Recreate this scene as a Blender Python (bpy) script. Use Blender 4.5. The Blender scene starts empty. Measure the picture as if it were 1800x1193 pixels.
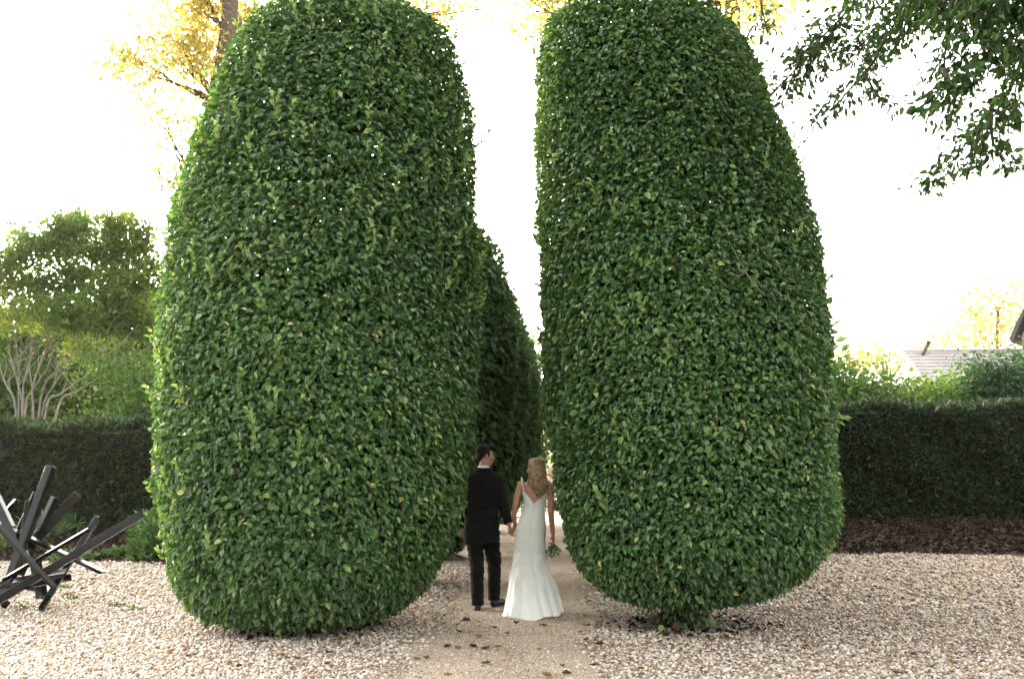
import bpy, bmesh, math
import numpy as np
from mathutils import Vector, Matrix
rng = np.random.default_rng(11)
R = math.radians
scene = bpy.context.scene
COL = scene.collection

# ------------------------------------------------------------------ camera
F = 1750.0                      # focal length in photo pixels (35 mm on 36 mm film)
CAM = np.array([0.0, 0.0, 1.6])
PITCH = math.atan(224.5 / F); YAW = math.atan(100 / F / (math.cos(PITCH) + 224.5 / F * math.sin(PITCH)))
cd = bpy.data.cameras.new('camera'); cam = bpy.data.objects.new('camera', cd); COL.objects.link(cam)
cam.location = CAM; cam.rotation_euler = (R(90) + PITCH, 0, YAW)
cd.lens = 35; cd.sensor_width = 36; cd.clip_start = 0.1; cd.clip_end = 2000
cd.dof.use_dof = True; cd.dof.focus_distance = 10.2; cd.dof.aperture_fstop = 3.5
scene.camera = cam
_RM = np.array(cam.rotation_euler.to_matrix())
def P(px, py, Y):
    """world point at distance Y along the alley seen at photo pixel (px, py)"""
    d = _RM @ np.array([(px - 900) / F, -(py - 596.5) / F, -1.0])
    return CAM + d * (Y / d[1])
def G(px, py, z=0.0):
    d = _RM @ np.array([(px - 900) / F, -(py - 596.5) / F, -1.0])
    return CAM + d * ((z - CAM[2]) / d[2])

# ------------------------------------------------------------------ sky, sun, exposure
SUN_AZ, SUN_EL = R(-38), R(13)       # ahead of the camera to the left, low
w = bpy.data.worlds.new('World'); scene.world = w; w.use_nodes = True
nt = w.node_tree; nt.nodes.clear()
sky = nt.nodes.new('ShaderNodeTexSky'); sky.sky_type = 'NISHITA'; sky.sun_disc = False
sky.sun_elevation = SUN_EL; sky.sun_rotation = SUN_AZ
sky.air_density = 1.0; sky.dust_density = 4.0; sky.ozone_density = 1.0
hs = nt.nodes.new('ShaderNodeHueSaturation'); hs.inputs['Saturation'].default_value = 0.28
bg = nt.nodes.new('ShaderNodeBackground'); bg.inputs[1].default_value = 0.15
wo = nt.nodes.new('ShaderNodeOutputWorld')
nt.links.new(sky.outputs[0], hs.inputs['Color']); warm = nt.nodes.new('ShaderNodeMix'); warm.data_type = 'RGBA'; warm.blend_type = 'MULTIPLY'; warm.inputs[0].default_value = 1; warm.inputs[7].default_value = (1.0, .95, .885, 1)   # warm white balance put into the sky colour
nt.links.new(hs.outputs[0], warm.inputs[6]); nt.links.new(warm.outputs[2], bg.inputs[0]); nt.links.new(bg.outputs[0], wo.inputs[0])
sd = bpy.data.lights.new('sun', 'SUN'); sd.energy = 0.55; sd.angle = R(15); sd.color = (1, 0.86, 0.66)
so = bpy.data.objects.new('sun', sd); COL.objects.link(so)
sdir = Vector((math.sin(SUN_AZ) * math.cos(SUN_EL), math.cos(SUN_AZ) * math.cos(SUN_EL), math.sin(SUN_EL)))
so.rotation_euler = sdir.to_track_quat('Z', 'Y').to_euler(); so.location = (-20, 30, 20)
vs = scene.view_settings
vs.view_transform = 'Standard'; vs.look = 'None'; vs.exposure = 3.95; vs.gamma = 1.0; vs.use_curve_mapping = False
scene.render.engine = 'CYCLES'
cy = scene.cycles
cy.volume_bounces = 1; cy.max_bounces = 6; cy.diffuse_bounces = 3; cy.glossy_bounces = 2; cy.transmission_bounces = 3; cy.transparent_max_bounces = 4
cy.use_denoising = True; cy.sample_clamp_indirect = 6.0
cy.caustics_reflective = False; cy.caustics_refractive = False

# ------------------------------------------------------------------ materials
def _mat(name):
    m = bpy.data.materials.new(name); m.use_nodes = True
    n = m.node_tree; b = n.nodes['Principled BSDF']
    return m, n, b
def ramp(n, stops, interp='LINEAR'):
    r = n.nodes.new('ShaderNodeValToRGB'); cr = r.color_ramp; cr.interpolation = interp
    while len(cr.elements) < len(stops): cr.elements.new(0.5)
    for e, (p, c) in zip(cr.elements, stops):
        e.position = p; e.color = (*c, 1)
    return r
def noise(n, scale, detail=4, rough=0.6):
    t = n.nodes.new('ShaderNodeTexNoise'); t.inputs['Scale'].default_value = scale
    t.inputs['Detail'].default_value = detail; t.inputs['Roughness'].default_value = rough
    g = n.nodes.new('ShaderNodeTexCoord'); n.links.new(g.outputs['Object'], t.inputs['Vector'])
    return t
def foliage_mat(name, stops, transl=0.3, rough=0.42, spec=0.5, tcol=(1.5, 1.5, 0.7)):
    m, n, b = _mat(name)
    a = n.nodes.new('ShaderNodeAttribute'); a.attribute_name = 'tint'
    r = ramp(n, stops); n.links.new(a.outputs['Fac'], r.inputs[0])
    n.links.new(r.outputs[0], b.inputs['Base Color'])
    b.inputs['Roughness'].default_value = rough; b.inputs['Specular IOR Level'].default_value = spec
    t = n.nodes.new('ShaderNodeBsdfTranslucent')
    mul = n.nodes.new('ShaderNodeMix'); mul.data_type = 'RGBA'; mul.blend_type = 'MULTIPLY'; mul.inputs[0].default_value = 1
    n.links.new(r.outputs[0], mul.inputs[6]); mul.inputs[7].default_value = (*tcol, 1)
    n.links.new(mul.outputs[2], t.inputs[0])
    mx = n.nodes.new('ShaderNodeMixShader'); mx.inputs[0].default_value = transl
    n.links.new(b.outputs[0], mx.inputs[1]); n.links.new(t.outputs[0], mx.inputs[2])
    n.links.new(mx.outputs[0], n.nodes['Material Output'].inputs[0])
    return m
def noisy_mat(name, stops, scale=6, rough=0.8, bump=0.0, bscale=None, spec=0.3, metal=0.0, detail=5):
    m, n, b = _mat(name)
    t = noise(n, scale, detail); r = ramp(n, stops); n.links.new(t.outputs[0], r.inputs[0])
    n.links.new(r.outputs[0], b.inputs['Base Color'])
    b.inputs['Roughness'].default_value = rough; b.inputs['Specular IOR Level'].default_value = spec; b.inputs['Metallic'].default_value = metal
    if bump:
        t2 = noise(n, bscale or scale * 3, 6, 0.7); bp = n.nodes.new('ShaderNodeBump')
        bp.inputs['Strength'].default_value = bump; bp.inputs['Distance'].default_value = 0.02
        n.links.new(t2.outputs[0], bp.inputs['Height']); n.links.new(bp.outputs[0], b.inputs['Normal'])
    return m
M = {}
M['hornbeam'] = foliage_mat('hornbeam_leaf', [(0, (.020, .052, .015)), (.3, (.044, .104, .028)), (.65, (.085, .168, .044)), (.92, (.15, .245, .065)), (.965, (.28, .31, .10)), (1, (.46, .36, .12))], .22, .42, .5)
M['hornbeam_far'] = foliage_mat('hornbeam_leaf_far', [(0, (.018, .048, .014)), (.5, (.045, .10, .026)), (.9, (.09, .17, .04)), (1, (.2, .22, .06))], .32, .42, .4)
M['yew'] = foliage_mat('yew_needle', [(0, (.010, .019, .008)), (.6, (.024, .044, .016)), (1, (.085, .14, .045))], .12, .55, .3)
M['myrtle'] = foliage_mat('myrtle_leaf', [(0, (.04, .08, .022)), (.6, (.095, .155, .04)), (.9, (.20, .23, .06)), (1, (.34, .28, .07))], .5, .5, .3)
M['golden'] = foliage_mat('golden_leaf', [(0, (.12, .14, .05)), (.5, (.28, .26, .09)), (.85, (.46, .38, .14)), (1, (.56, .44, .17))], .68, .5, .3, (1.6, 1.45, .95))
M['oak'] = foliage_mat('overhang_leaf', [(0, (.014, .04, .010)), (.5, (.035, .085, .018)), (1, (.08, .14, .03))], .35, .45, .4)
M['shrub'] = foliage_mat('shrub_leaf', [(0, (.03, .07, .015)), (.6, (.075, .14, .03)), (1, (.20, .24, .06))], .35, .5, .3)
M['evergreen'] = foliage_mat('evergreen_leaf', [(0, (.012, .035, .015)), (.6, (.03, .075, .025)), (1, (.07, .13, .04))], .25, .5, .3)
M['backwood'] = foliage_mat('background_leaf', [(0, (.02, .05, .015)), (.6, (.05, .09, .022)), (1, (.13, .14, .035))], .4, .6, .2)
M['bedplant'] = foliage_mat('bed_plant_leaf', [(0, (.03, .07, .025)), (.6, (.06, .13, .04)), (1, (.14, .22, .07))], .3, .5, .3)
M['bouquet'] = foliage_mat('bouquet_leaf', [(0, (.06, .13, .045)), (1, (.2, .32, .13))], .3, .5, .3)
M['dead'] = foliage_mat('dead_leaf', [(0, (.05, .022, .010)), (.5, (.16, .075, .025)), (.8, (.26, .16, .05)), (1, (.08, .09, .03))], .2, .7, .2, (1.2, 1, .6))
M['litter'] = foliage_mat('leaf_litter_and_shade', [(0, (.010, .006, .004)), (.6, (.024, .015, .009)), (.92, (.05, .031, .018)), (1, (.10, .06, .03))], .1, .8, .15, (1.1, 1, .8))
M['pebble'] = foliage_mat('pebble', [(0, (.62, .56, .50)), (.36, (.52, .45, .38)), (.58, (.42, .33, .245)), (.80, (.31, .205, .12)), (.93, (.21, .165, .13)), (1, (.12, .10, .085))], 0.0, .6, .35)
M['bark'] = noisy_mat('bark', [(.3, (.05, .035, .025)), (.7, (.14, .11, .085))], 14, .9, .8, 40)
M['pale_bark'] = noisy_mat('pale_bark', [(.3, (.10, .09, .07)), (.7, (.20, .18, .145))], 9, .8, .4, 30)
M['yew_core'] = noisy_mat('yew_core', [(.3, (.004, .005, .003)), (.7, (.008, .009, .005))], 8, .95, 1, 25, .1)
M['twig'] = noisy_mat('twig', [(.3, (.03, .02, .013)), (.7, (.07, .05, .03))], 10, .9, .5, 30)
M['soil'] = noisy_mat('soil', [(.3, (.022, .012, .008)), (.55, (.05, .03, .019)), (.75, (.095, .06, .038))], 7, .95, 1.0, 30)
M['ground'] = noisy_mat('ground', [(.3, (.03, .05, .015)), (.7, (.07, .09, .03))], 2, .95, .6, 20)
M['steel'] = noisy_mat('black_steel', [(.3, (.0025, .0025, .003)), (.7, (.006, .006, .0065))], 7, .17, .03, 60, .2)
M['skin'] = noisy_mat('skin', [(.3, (.36, .19, .12)), (.7, (.43, .24, .155))], 12, .5, .05, 80, .4)
M['skin2'] = noisy_mat('skin_tanned', [(.3, (.33, .165, .10)), (.7, (.40, .21, .13))], 12, .5, .05, 80, .4)
M['suit'] = noisy_mat('suit_cloth', [(.3, (.0022, .0020, .0021)), (.7, (.004, .0036, .0038))], 60, .9, .3, 200, .2)
M['leather'] = noisy_mat('shoe_leather', [(.3, (.008, .006, .005)), (.7, (.016, .012, .01))], 20, .35, .1, 60, .25)
M['shirt'] = noisy_mat('shirt_cloth', [(.3, (.70, .70, .68)), (.7, (.8, .8, .78))], 20, .8, .1, 80)
M['satin'] = noisy_mat('dress_satin', [(.3, (.70, .70, .66)), (.7, (.78, .78, .74))], 3, .5, .25, 14, .4)
M['hem'] = noisy_mat('hem_lining', [(.3, (.30, .24, .13)), (.7, (.42, .35, .22))], 8, .8, .1, 40)
M['dark_hair'] = noisy_mat('dark_hair', [(.3, (.006, .0035, .002)), (.7, (.018, .010, .006))], 30, .7, .8, 90, .2)
M['blonde'] = noisy_mat('blonde_hair', [(.3, (.08, .05, .02)), (.5, (.22, .145, .065)), (.75, (.42, .31, .16))], 22, .42, .6, 90, .5)
M['eye'] = noisy_mat('eye_dark', [(.3, (.02, .015, .01)), (.7, (.03, .02, .015))], 5, .2)
M['cream_flower'] = foliage_mat('cream_petal', [(0, (.55, .50, .40)), (.6, (.72, .66, .56)), (1, (.75, .60, .48))], .3, .6, .2, (1.1, 1.05, .9))
M['iron'] = noisy_mat('iron_fence', [(.3, (.02, .02, .022)), (.7, (.04, .04, .042))], 12, .6, .2, 50)
M['roof_tile'] = noisy_mat('roof_tile', [(.3, (.22, .20, .19)), (.7, (.34, .31, .30))], 3, .8, .4, 20)
M['shingle'] = noisy_mat('weathered_shingle', [(.3, (.14, .115, .095)), (.7, (.24, .20, .17))], 5, .9, .5, 25)
M['plaster'] = noisy_mat('house_wall', [(.3, (.50, .48, .45)), (.7, (.62, .60, .57))], 3, .9, .2, 20)
M['pipe'] = noisy_mat('vent_pipe', [(.3, (.03, .03, .03)), (.7, (.06, .055, .05))], 5, .6)
M['glass'] = noisy_mat('window_glass', [(.3, (.02, .025, .03)), (.7, (.04, .045, .05))], 2, .08, 0, None, .5)
# tan crushed-stone path: tiny grains in colour and relief
def path_mat(name, a, b_, c, scale):
    m, n, b = _mat(name)
    g = n.nodes.new('ShaderNodeTexCoord')
    v = n.nodes.new('ShaderNodeTexVoronoi'); v.inputs['Scale'].default_value = scale; n.links.new(g.outputs['Object'], v.inputs['Vector'])
    bw = n.nodes.new('ShaderNodeSeparateColor'); n.links.new(v.outputs['Color'], bw.inputs[0])
    r = ramp(n, [(0, a), (.55, b_), (1, c)]); n.links.new(bw.outputs[0], r.inputs[0])
    t = noise(n, 1.3, 4); r2 = ramp(n, [(.3, (.82, .80, .78)), (.7, (1.1, 1.1, 1.1))]); n.links.new(t.outputs[0], r2.inputs[0])
    mul = n.nodes.new('ShaderNodeMix'); mul.data_type = 'RGBA'; mul.blend_type = 'MULTIPLY'; mul.inputs[0].default_value = 1
    n.links.new(r.outputs[0], mul.inputs[6]); n.links.new(r2.outputs[0], mul.inputs[7]); n.links.new(mul.outputs[2], b.inputs['Base Color'])
    bp = n.nodes.new('ShaderNodeBump'); bp.inputs['Strength'].default_value = 1; bp.inputs['Distance'].default_value = .012
    inv = n.nodes.new('ShaderNodeMath'); inv.operation = 'SUBTRACT'; inv.inputs[0].default_value = 1; n.links.new(v.outputs['Distance'], inv.inputs[1])
    n.links.new(inv.outputs[0], bp.inputs['Height']); n.links.new(bp.outputs[0], b.inputs['Normal'])
    b.inputs['Roughness'].default_value = .9; b.inputs['Specular IOR Level'].default_value = .2
    return m
M['path'] = path_mat('crushed_stone', (.25, .185, .125), (.43, .345, .255), (.60, .51, .41), 75)
M['gravel_bed'] = path_mat('gravel_bed', (.16, .12, .08), (.34, .27, .20), (.5, .45, .38), 40)

# ------------------------------------------------------------------ object helpers
def link(o, parent=None):
    COL.objects.link(o)
    if parent is not None: o.parent = parent
    return o
def tag(o, label=None, cat=None, group=None, kind=None):
    for k, v in (('label', label), ('category', cat), ('group', group), ('kind', kind)):
        if v: o[k] = v
    return o
def empty(name, loc=(0, 0, 0)):
    o = bpy.data.objects.new(name, None); o.location = loc; o.empty_display_size = .2
    return link(o)
def raw_mesh(name, V, faces_flat, sizes, mat, smooth=False, tint=None):
    V = np.asarray(V, np.float32); fl = np.asarray(faces_flat, np.int32).ravel()
    if np.isscalar(sizes): sizes = np.full(len(fl) // sizes, sizes, np.int32)
    sizes = np.asarray(sizes, np.int32)
    me = bpy.data.meshes.new(name)
    me.vertices.add(len(V)); me.vertices.foreach_set('co', V.ravel())
    me.loops.add(len(fl)); me.loops.foreach_set('vertex_index', fl)
    me.polygons.add(len(sizes))
    me.polygons.foreach_set('loop_start', np.concatenate([[0], np.cumsum(sizes)[:-1]]).astype(np.int32))
    me.polygons.foreach_set('loop_total', sizes)
    me.polygons.foreach_set('use_smooth', np.full(len(sizes), smooth))
    if tint is not None:
        a = me.attributes.new('tint', 'FLOAT', 'POINT'); a.data.foreach_set('value', np.asarray(tint, np.float32))
    me.update(calc_edges=True); me.validate()
    me.materials.append(mat)
    return me
def mobj(name, me, parent=None, origin=None):
    """link mesh as object; vertices are in world space, re-centred on the parent's or own origin"""
    o = bpy.data.objects.new(name, me)
    if parent is not None:
        off = wloc(parent); me.transform(Matrix.Translation(-off))
    elif origin is not None:
        me.transform(Matrix.Translation(-Vector(origin))); o.location = origin
    return link(o, parent)
def wloc(o):
    v = Vector(o.location)
    while o.parent is not None:
        o = o.parent; v = v + Vector(o.location)
    return v
def unit(a): return a / np.maximum(np.linalg.norm(a, axis=-1, keepdims=True), 1e-9)
# ---- leaves: six-point folded ovate blades (4 triangles) or kite blades (2 triangles)
LEAF_T = np.array([[0, 1, 2], [0, 2, 3], [0, 3, 4], [0, 4, 5]])
def leaf_verts(p, t, n, L, W, fold=.25, kite=False):
    t = unit(t); n = unit(n - t * (n * t).sum(-1, keepdims=True)); s = np.cross(t, n)
    L = L[:, None]; W = W[:, None]; up = n * W * fold
    if kite:
        return np.stack([p, p + t * L * .45 - s * W * .5 + up, p + t * L, p + t * L * .45 + s * W * .5 + up], 1)
    return np.stack([p, p + t * L * .3 - s * W * .5 + up, p + t * L * .66 - s * W * .40 + up * .8, p + t * L - n * L * .08,
                     p + t * L * .66 + s * W * .40 + up * .8, p + t * L * .3 + s * W * .5 + up], 1)
def leaves_mesh(name, p, t, n, L, W, tint, mat, fold=.25, kite=False):
    V = leaf_verts(p, t, n, L, W, fold, kite); k = V.shape[1]; N = len(p)
    T = np.array([[0, 1, 2], [0, 2, 3]]) if kite else LEAF_T
    Fc = (np.arange(N)[:, None, None] * k + T[None]).reshape(-1)
    return raw_mesh(name, V.reshape(-1, 3), Fc, 3, mat, False, np.repeat(tint, k))
def rnd(n, s=1.0): return rng.normal(0, s, (n, 3))
# ---- tubes
def tube_arrays(pts, rad, seg=8, flat=None, cap=True):
    pts = np.asarray(pts, float); k = len(pts); rad = np.broadcast_to(np.asarray(rad, float), (k,))
    d = np.gradient(pts, axis=0) if k > 2 else np.repeat((pts[1] - pts[0])[None], 2, 0); d = unit(d)
    ref = np.array([0, 0, 1.]) if abs(d[:, 2]).mean() < .8 else np.array([0, 1., 0])
    u = unit(np.cross(d, ref)); v = np.cross(u, d)
    a = np.linspace(0, 2 * np.pi, seg, endpoint=False)
    V = pts[:, None] + rad[:, None, None] * (np.cos(a)[None, :, None] * u[:, None] + np.sin(a)[None, :, None] * v[:, None])
    V = V.reshape(-1, 3); Fs = []
    for i in range(k - 1):
        for j in range(seg):
            j2 = (j + 1) % seg
            Fs.append((i * seg + j, (i + 1) * seg + j, (i + 1) * seg + j2, i * seg + j2))
    if cap: Fs.append(tuple(range(seg))); Fs.append(tuple((k - 1) * seg + j for j in reversed(range(seg))))
    return V, Fs
class MB:
    def __init__(s): s.V = []; s.F = []; s.n = 0
    def add(s, V, Fs):
        s.V.append(np.asarray(V, float)); s.F += [tuple(int(i) + s.n for i in f) for f in Fs]; s.n += len(V); return s
    def tube(s, pts, rad, seg=8): return s.add(*tube_arrays(pts, rad, seg))
    def box(s, lo, hi, M3=None, c=(0, 0, 0)):
        lo, hi = np.array(lo, float), np.array(hi, float)
        V = np.array([[(lo, hi)[i][0], (lo, hi)[j][1], (lo, hi)[k][2]] for i in (0, 1) for j in (0, 1) for k in (0, 1)])
        if M3 is not None: V = V @ np.array(M3).T
        return s.add(V + np.array(c), [(0, 1, 3, 2), (4, 6, 7, 5), (0, 4, 5, 1), (2, 3, 7, 6), (0, 2, 6, 4), (1, 5, 7, 3)])
    def ellipsoid(s, c, r, M3=None, nu=14, nv=9):
        V = [[0, 0, 1]]
        for i in range(1, nv):
            ph = math.pi * i / nv
            for j in range(nu): V.append([math.sin(ph) * math.cos(2 * math.pi * j / nu), math.sin(ph) * math.sin(2 * math.pi * j / nu), math.cos(ph)])
        V.append([0, 0, -1]); V = np.array(V) * np.array(r)
        if M3 is not None: V = V @ np.array(M3).T
        Fs = [(0, 1 + j, 1 + (j + 1) % nu) for j in range(nu)]
        for i in range(nv - 2):
            for j in range(nu):
                a = 1 + i * nu + j; b = 1 + i * nu + (j + 1) % nu; Fs.append((a, a + nu, b + nu, b))
        e = len(V) - 1; o = 1 + (nv - 2) * nu
        Fs += [(e, o + (j + 1) % nu, o + j) for j in range(nu)]
        return s.add(V + np.array(c), Fs)
    def loft(s, rings, seg=24, power=2.0):
        """rings: (z, cx, cy, rx, ry) bottom to top, closed ends"""
        a = np.linspace(0, 2 * np.pi, seg, endpoint=False); V = []
        ca = np.sign(np.cos(a)) * abs(np.cos(a)) ** (2 / power); sa = np.sign(np.sin(a)) * abs(np.sin(a)) ** (2 / power)
        for z, cx, cy_, rx, ry in rings: V.append(np.stack([cx + rx * ca, cy_ + ry * sa, np.full(seg, z)], 1))
        Fs = []
        for i in range(len(rings) - 1):
            for j in range(seg):
                j2 = (j + 1) % seg; Fs.append((i * seg + j, i * seg + j2, (i + 1) * seg + j2, (i + 1) * seg + j))
        Fs.append(tuple(reversed(range(seg)))); Fs.append(tuple((len(rings) - 1) * seg + j for j in range(seg)))
        return s.add(np.concatenate(V), Fs)
    def mesh(s, name, mat, smooth=True):
        V = np.concatenate(s.V); sizes = [len(f) for f in s.F]
        return raw_mesh(name, V, np.concatenate([np.array(f) for f in s.F]), sizes, mat, smooth)
    def build(s, name, mat, parent=None, smooth=True, origin=None): return mobj(name, s.mesh(name, mat, smooth), parent, origin)
    def organic(s, name, mat, voxel, smooth_it=4):
        """union of the closed shapes as one continuous surface"""
        tmp = bpy.data.objects.new('tmp', s.mesh('tmp', mat)); COL.objects.link(tmp)
        m = tmp.modifiers.new('r', 'REMESH'); m.mode = 'VOXEL'; m.voxel_size = voxel; m.use_smooth_shade = True
        if smooth_it:
            k = tmp.modifiers.new('s', 'SMOOTH'); k.iterations = smooth_it; k.factor = .5
        dg = bpy.context.evaluated_depsgraph_get(); me = bpy.data.meshes.new_from_object(tmp.evaluated_get(dg))
        old = tmp.data; bpy.data.objects.remove(tmp); bpy.data.meshes.remove(old)
        me.name = name; me.materials.clear(); me.materials.append(mat)
        return me
def smooth_path(pts, m=4):
    p = np.asarray(pts, float); q = np.vstack([2 * p[0] - p[1], p, 2 * p[-1] - p[-2]]); out = []
    for i in range(1, len(q) - 2):
        for t in np.linspace(0, 1, m, endpoint=False):
            out.append(.5 * ((2 * q[i]) + (-q[i - 1] + q[i + 1]) * t + (2 * q[i - 1] - 5 * q[i] + 4 * q[i + 1] - q[i + 2]) * t * t + (-q[i - 1] + 3 * q[i] - 3 * q[i + 1] + q[i + 2]) * t ** 3))
    return np.array(out + [p[-1]])
def bent(a, b, k=6, wob=.1, sag=0.0):
    a = np.array(a, float); b = np.array(b, float); t = np.linspace(0, 1, k)[:, None]
    L = np.linalg.norm(b - a); off = rng.normal(0, wob * L, (k, 3)) * np.sin(np.pi * t)
    return a + (b - a) * t + off * .6 + np.array([0, 0, -1]) * sag * L * t * t

# ------------------------------------------------------------------ ground, path, beds
PATH_X, PATH_H = -0.56, 0.80
def sheet(name, x0, x1, y0, y1, nx, ny, zf, mat):
    xs = np.linspace(x0, x1, nx); ys = np.linspace(y0, y1, ny); X, Y = np.meshgrid(xs, ys)
    V = np.stack([X, Y, zf(X, Y)], -1).reshape(-1, 3)
    i = np.arange((nx - 1) * (ny - 1)); r, c = i // (nx - 1), i % (nx - 1); a = r * nx + c
    Fc = np.stack([a, a + 1, a + nx + 1, a + nx], 1)
    o = mobj(name, raw_mesh(name, V, Fc.ravel(), 4, mat, True)); o['kind'] = 'structure'; return o
sheet('ground', -600, 600, -60, 1100, 40, 40, lambda X, Y: X * 0 - .02, M['ground'])
sheet('gravel_court', -20, 20, 1.0, 31, 60, 60, lambda X, Y: .006 * np.sin(X * 2.1 + Y) + .004 * np.sin(Y * 3.3), M['gravel_bed'])
def path_edge(Y): return .08 * np.sin(Y * 1.7) + .05 * np.sin(Y * 4.1 + 1)
xs = np.linspace(-1, 1, 14); ys = np.linspace(1.0, 34, 120); X, Y = np.meshgrid(xs, ys)
V = np.stack([PATH_X + X * PATH_H + np.sign(X) * path_edge(Y + X) * abs(X), Y, .022 - .012 * X ** 4 + .004 * np.sin(X * 5 + Y * 2)], -1).reshape(-1, 3)
i = np.arange(13 * 119); r_, c_ = i // 13, i % 13; a = r_ * 14 + c_
o = mobj('path', raw_mesh('path', V, np.stack([a, a + 1, a + 15, a + 14], 1).ravel(), 4, M['path'], True)); o['kind'] = 'structure'
def bed(name, x0, x1, y0, y1, h):
    def zf(X, Y):
        e = y0 + .25 * np.sin(X * 1.3) + .15 * np.sin(X * 3.1)
        return np.clip((Y - e) / (y1 - y0), -.05, 1) ** 1 * h + .02 * np.sin(X * 5) * np.sin(Y * 4) * (Y > e) - .005
    return sheet(name, x0, x1, y0 - .4, y1 + 2.5, 90, 30, zf, M['soil'])
bed('soil_bed_right', 4.2, 24, 19.0, 24, .42)
bed('soil_bed_left', -24, -4.0, 16.6, 20, .30)
sheet('cross_path', -14, 14, 33.0, 36.5, 20, 8, lambda X, Y: .012 + 0 * X, M['path'])

# ------------------------------------------------------------------ pebbles (uncountable)
ICO_V = None
def ico():
    g = (1 + 5 ** .5) / 2
    V = np.array([[-1, g, 0], [1, g, 0], [-1, -g, 0], [1, -g, 0], [0, -1, g], [0, 1, g], [0, -1, -g], [0, 1, -g], [g, 0, -1], [g, 0, 1], [-g, 0, -1], [-g, 0, 1]]) / math.sqrt(1 + g * g)
    T = np.array([[0, 11, 5], [0, 5, 1], [0, 1, 7], [0, 7, 10], [0, 10, 11], [1, 5, 9], [5, 11, 4], [11, 10, 2], [10, 7, 6], [7, 1, 8], [3, 9, 4], [3, 4, 2], [3, 2, 6], [3, 6, 8], [3, 8, 9], [4, 9, 5], [2, 4, 11], [6, 2, 10], [8, 6, 7], [9, 8, 1]])
    return V, T
OCT_V = np.array([[1, 0, 0], [-1, 0, 0], [0, 1, 0], [0, -1, 0], [0, 0, 1], [0, 0, -1.]])
OCT_T = np.array([[0, 2, 4], [2, 1, 4], [1, 3, 4], [3, 0, 4], [2, 0, 5], [1, 2, 5], [3, 1, 5], [0, 3, 5]])
def pebbles(name, n, y0, y1, dia, base, half=.60, label=''):
    BV, BT = base
    y = np.sqrt(rng.uniform(y0 ** 2, y1 ** 2, n)); x = rng.uniform(-1, 1, n) * (half * y + .8) - .057 * y
    d = abs(x - PATH_X) - PATH_H - .06 * np.sin(y * 5 + x)
    keep = (d > rng.normal(.03, .17, n)) | (rng.random(n) < .01)
    e = np.where(x > 0, 19.0, 16.6) + .2 * np.sin(x * 1.3)
    keep &= y < e + rng.normal(0, .12, n)
    x, y = x[keep], y[keep]; n = len(x)
    ax = dia * .5 * np.exp(rng.normal(0, .25, n)); S = np.stack([ax, ax * rng.uniform(.65, 1, n), ax * rng.uniform(.45, .75, n)], 1)
    V = BV[None] * S[:, None] * (1 + rng.normal(0, .09, (n, len(BV), 1)))
    tx, ty, tz = rng.normal(0, .35, n), rng.normal(0, .35, n), rng.uniform(0, 6.28, n)
    def rot(V, a, i, j):
        c, s = np.cos(a)[:, None], np.sin(a)[:, None]; Vi, Vj = V[..., i].copy(), V[..., j].copy()
        V[..., i] = c * Vi - s * Vj; V[..., j] = s * Vi + c * Vj
    rot(V, tx, 1, 2); rot(V, ty, 0, 2); rot(V, tz, 0, 1)
    z = ax * .35 + abs(rng.normal(0, .010, n)) + .006 * np.sin(x * 2.1 + y)
    V += np.stack([x, y, z], 1)[:, None]
    patch = .10 * (np.sin(x * .9 + 1) + np.sin(y * 1.3 + x * .6)) * .5
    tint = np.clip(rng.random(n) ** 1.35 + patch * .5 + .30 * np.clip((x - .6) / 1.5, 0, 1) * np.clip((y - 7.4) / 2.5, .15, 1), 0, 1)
    T = (np.arange(n)[:, None, None] * len(BV) + BT[None]).reshape(-1)
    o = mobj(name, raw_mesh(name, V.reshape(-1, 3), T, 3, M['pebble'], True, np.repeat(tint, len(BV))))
    tag(o, label, 'gravel', None, 'stuff'); return o
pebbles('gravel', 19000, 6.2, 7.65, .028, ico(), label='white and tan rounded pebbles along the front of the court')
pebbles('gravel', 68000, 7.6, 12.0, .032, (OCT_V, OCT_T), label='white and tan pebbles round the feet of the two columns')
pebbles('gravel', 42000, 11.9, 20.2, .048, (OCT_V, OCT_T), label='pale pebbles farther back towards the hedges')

# grit strewn over the path
n = 10000; y = np.sqrt(rng.uniform(6.3 ** 2, 12.5 ** 2, n)); x = PATH_X + rng.normal(0, .55, n); S = .006 * np.exp(rng.normal(0, .35, n))
V = OCT_V[None] * S[:, None, None] * rng.uniform(.6, 1.2, (n, 6, 1)); V += np.stack([x, y, .02 - .012 * np.clip(abs(x - PATH_X) / PATH_H, 0, 1.4) ** 4 + S * .6], 1)[:, None]
o = mobj('grit', raw_mesh('grit', V.reshape(-1, 3), (np.arange(n)[:, None, None] * 6 + OCT_T[None]).reshape(-1), 3, M['pebble'], True, np.repeat(rng.random(n), 6))); tag(o, 'fine grit strewn over the tan path', 'grit', None, 'stuff')

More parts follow.
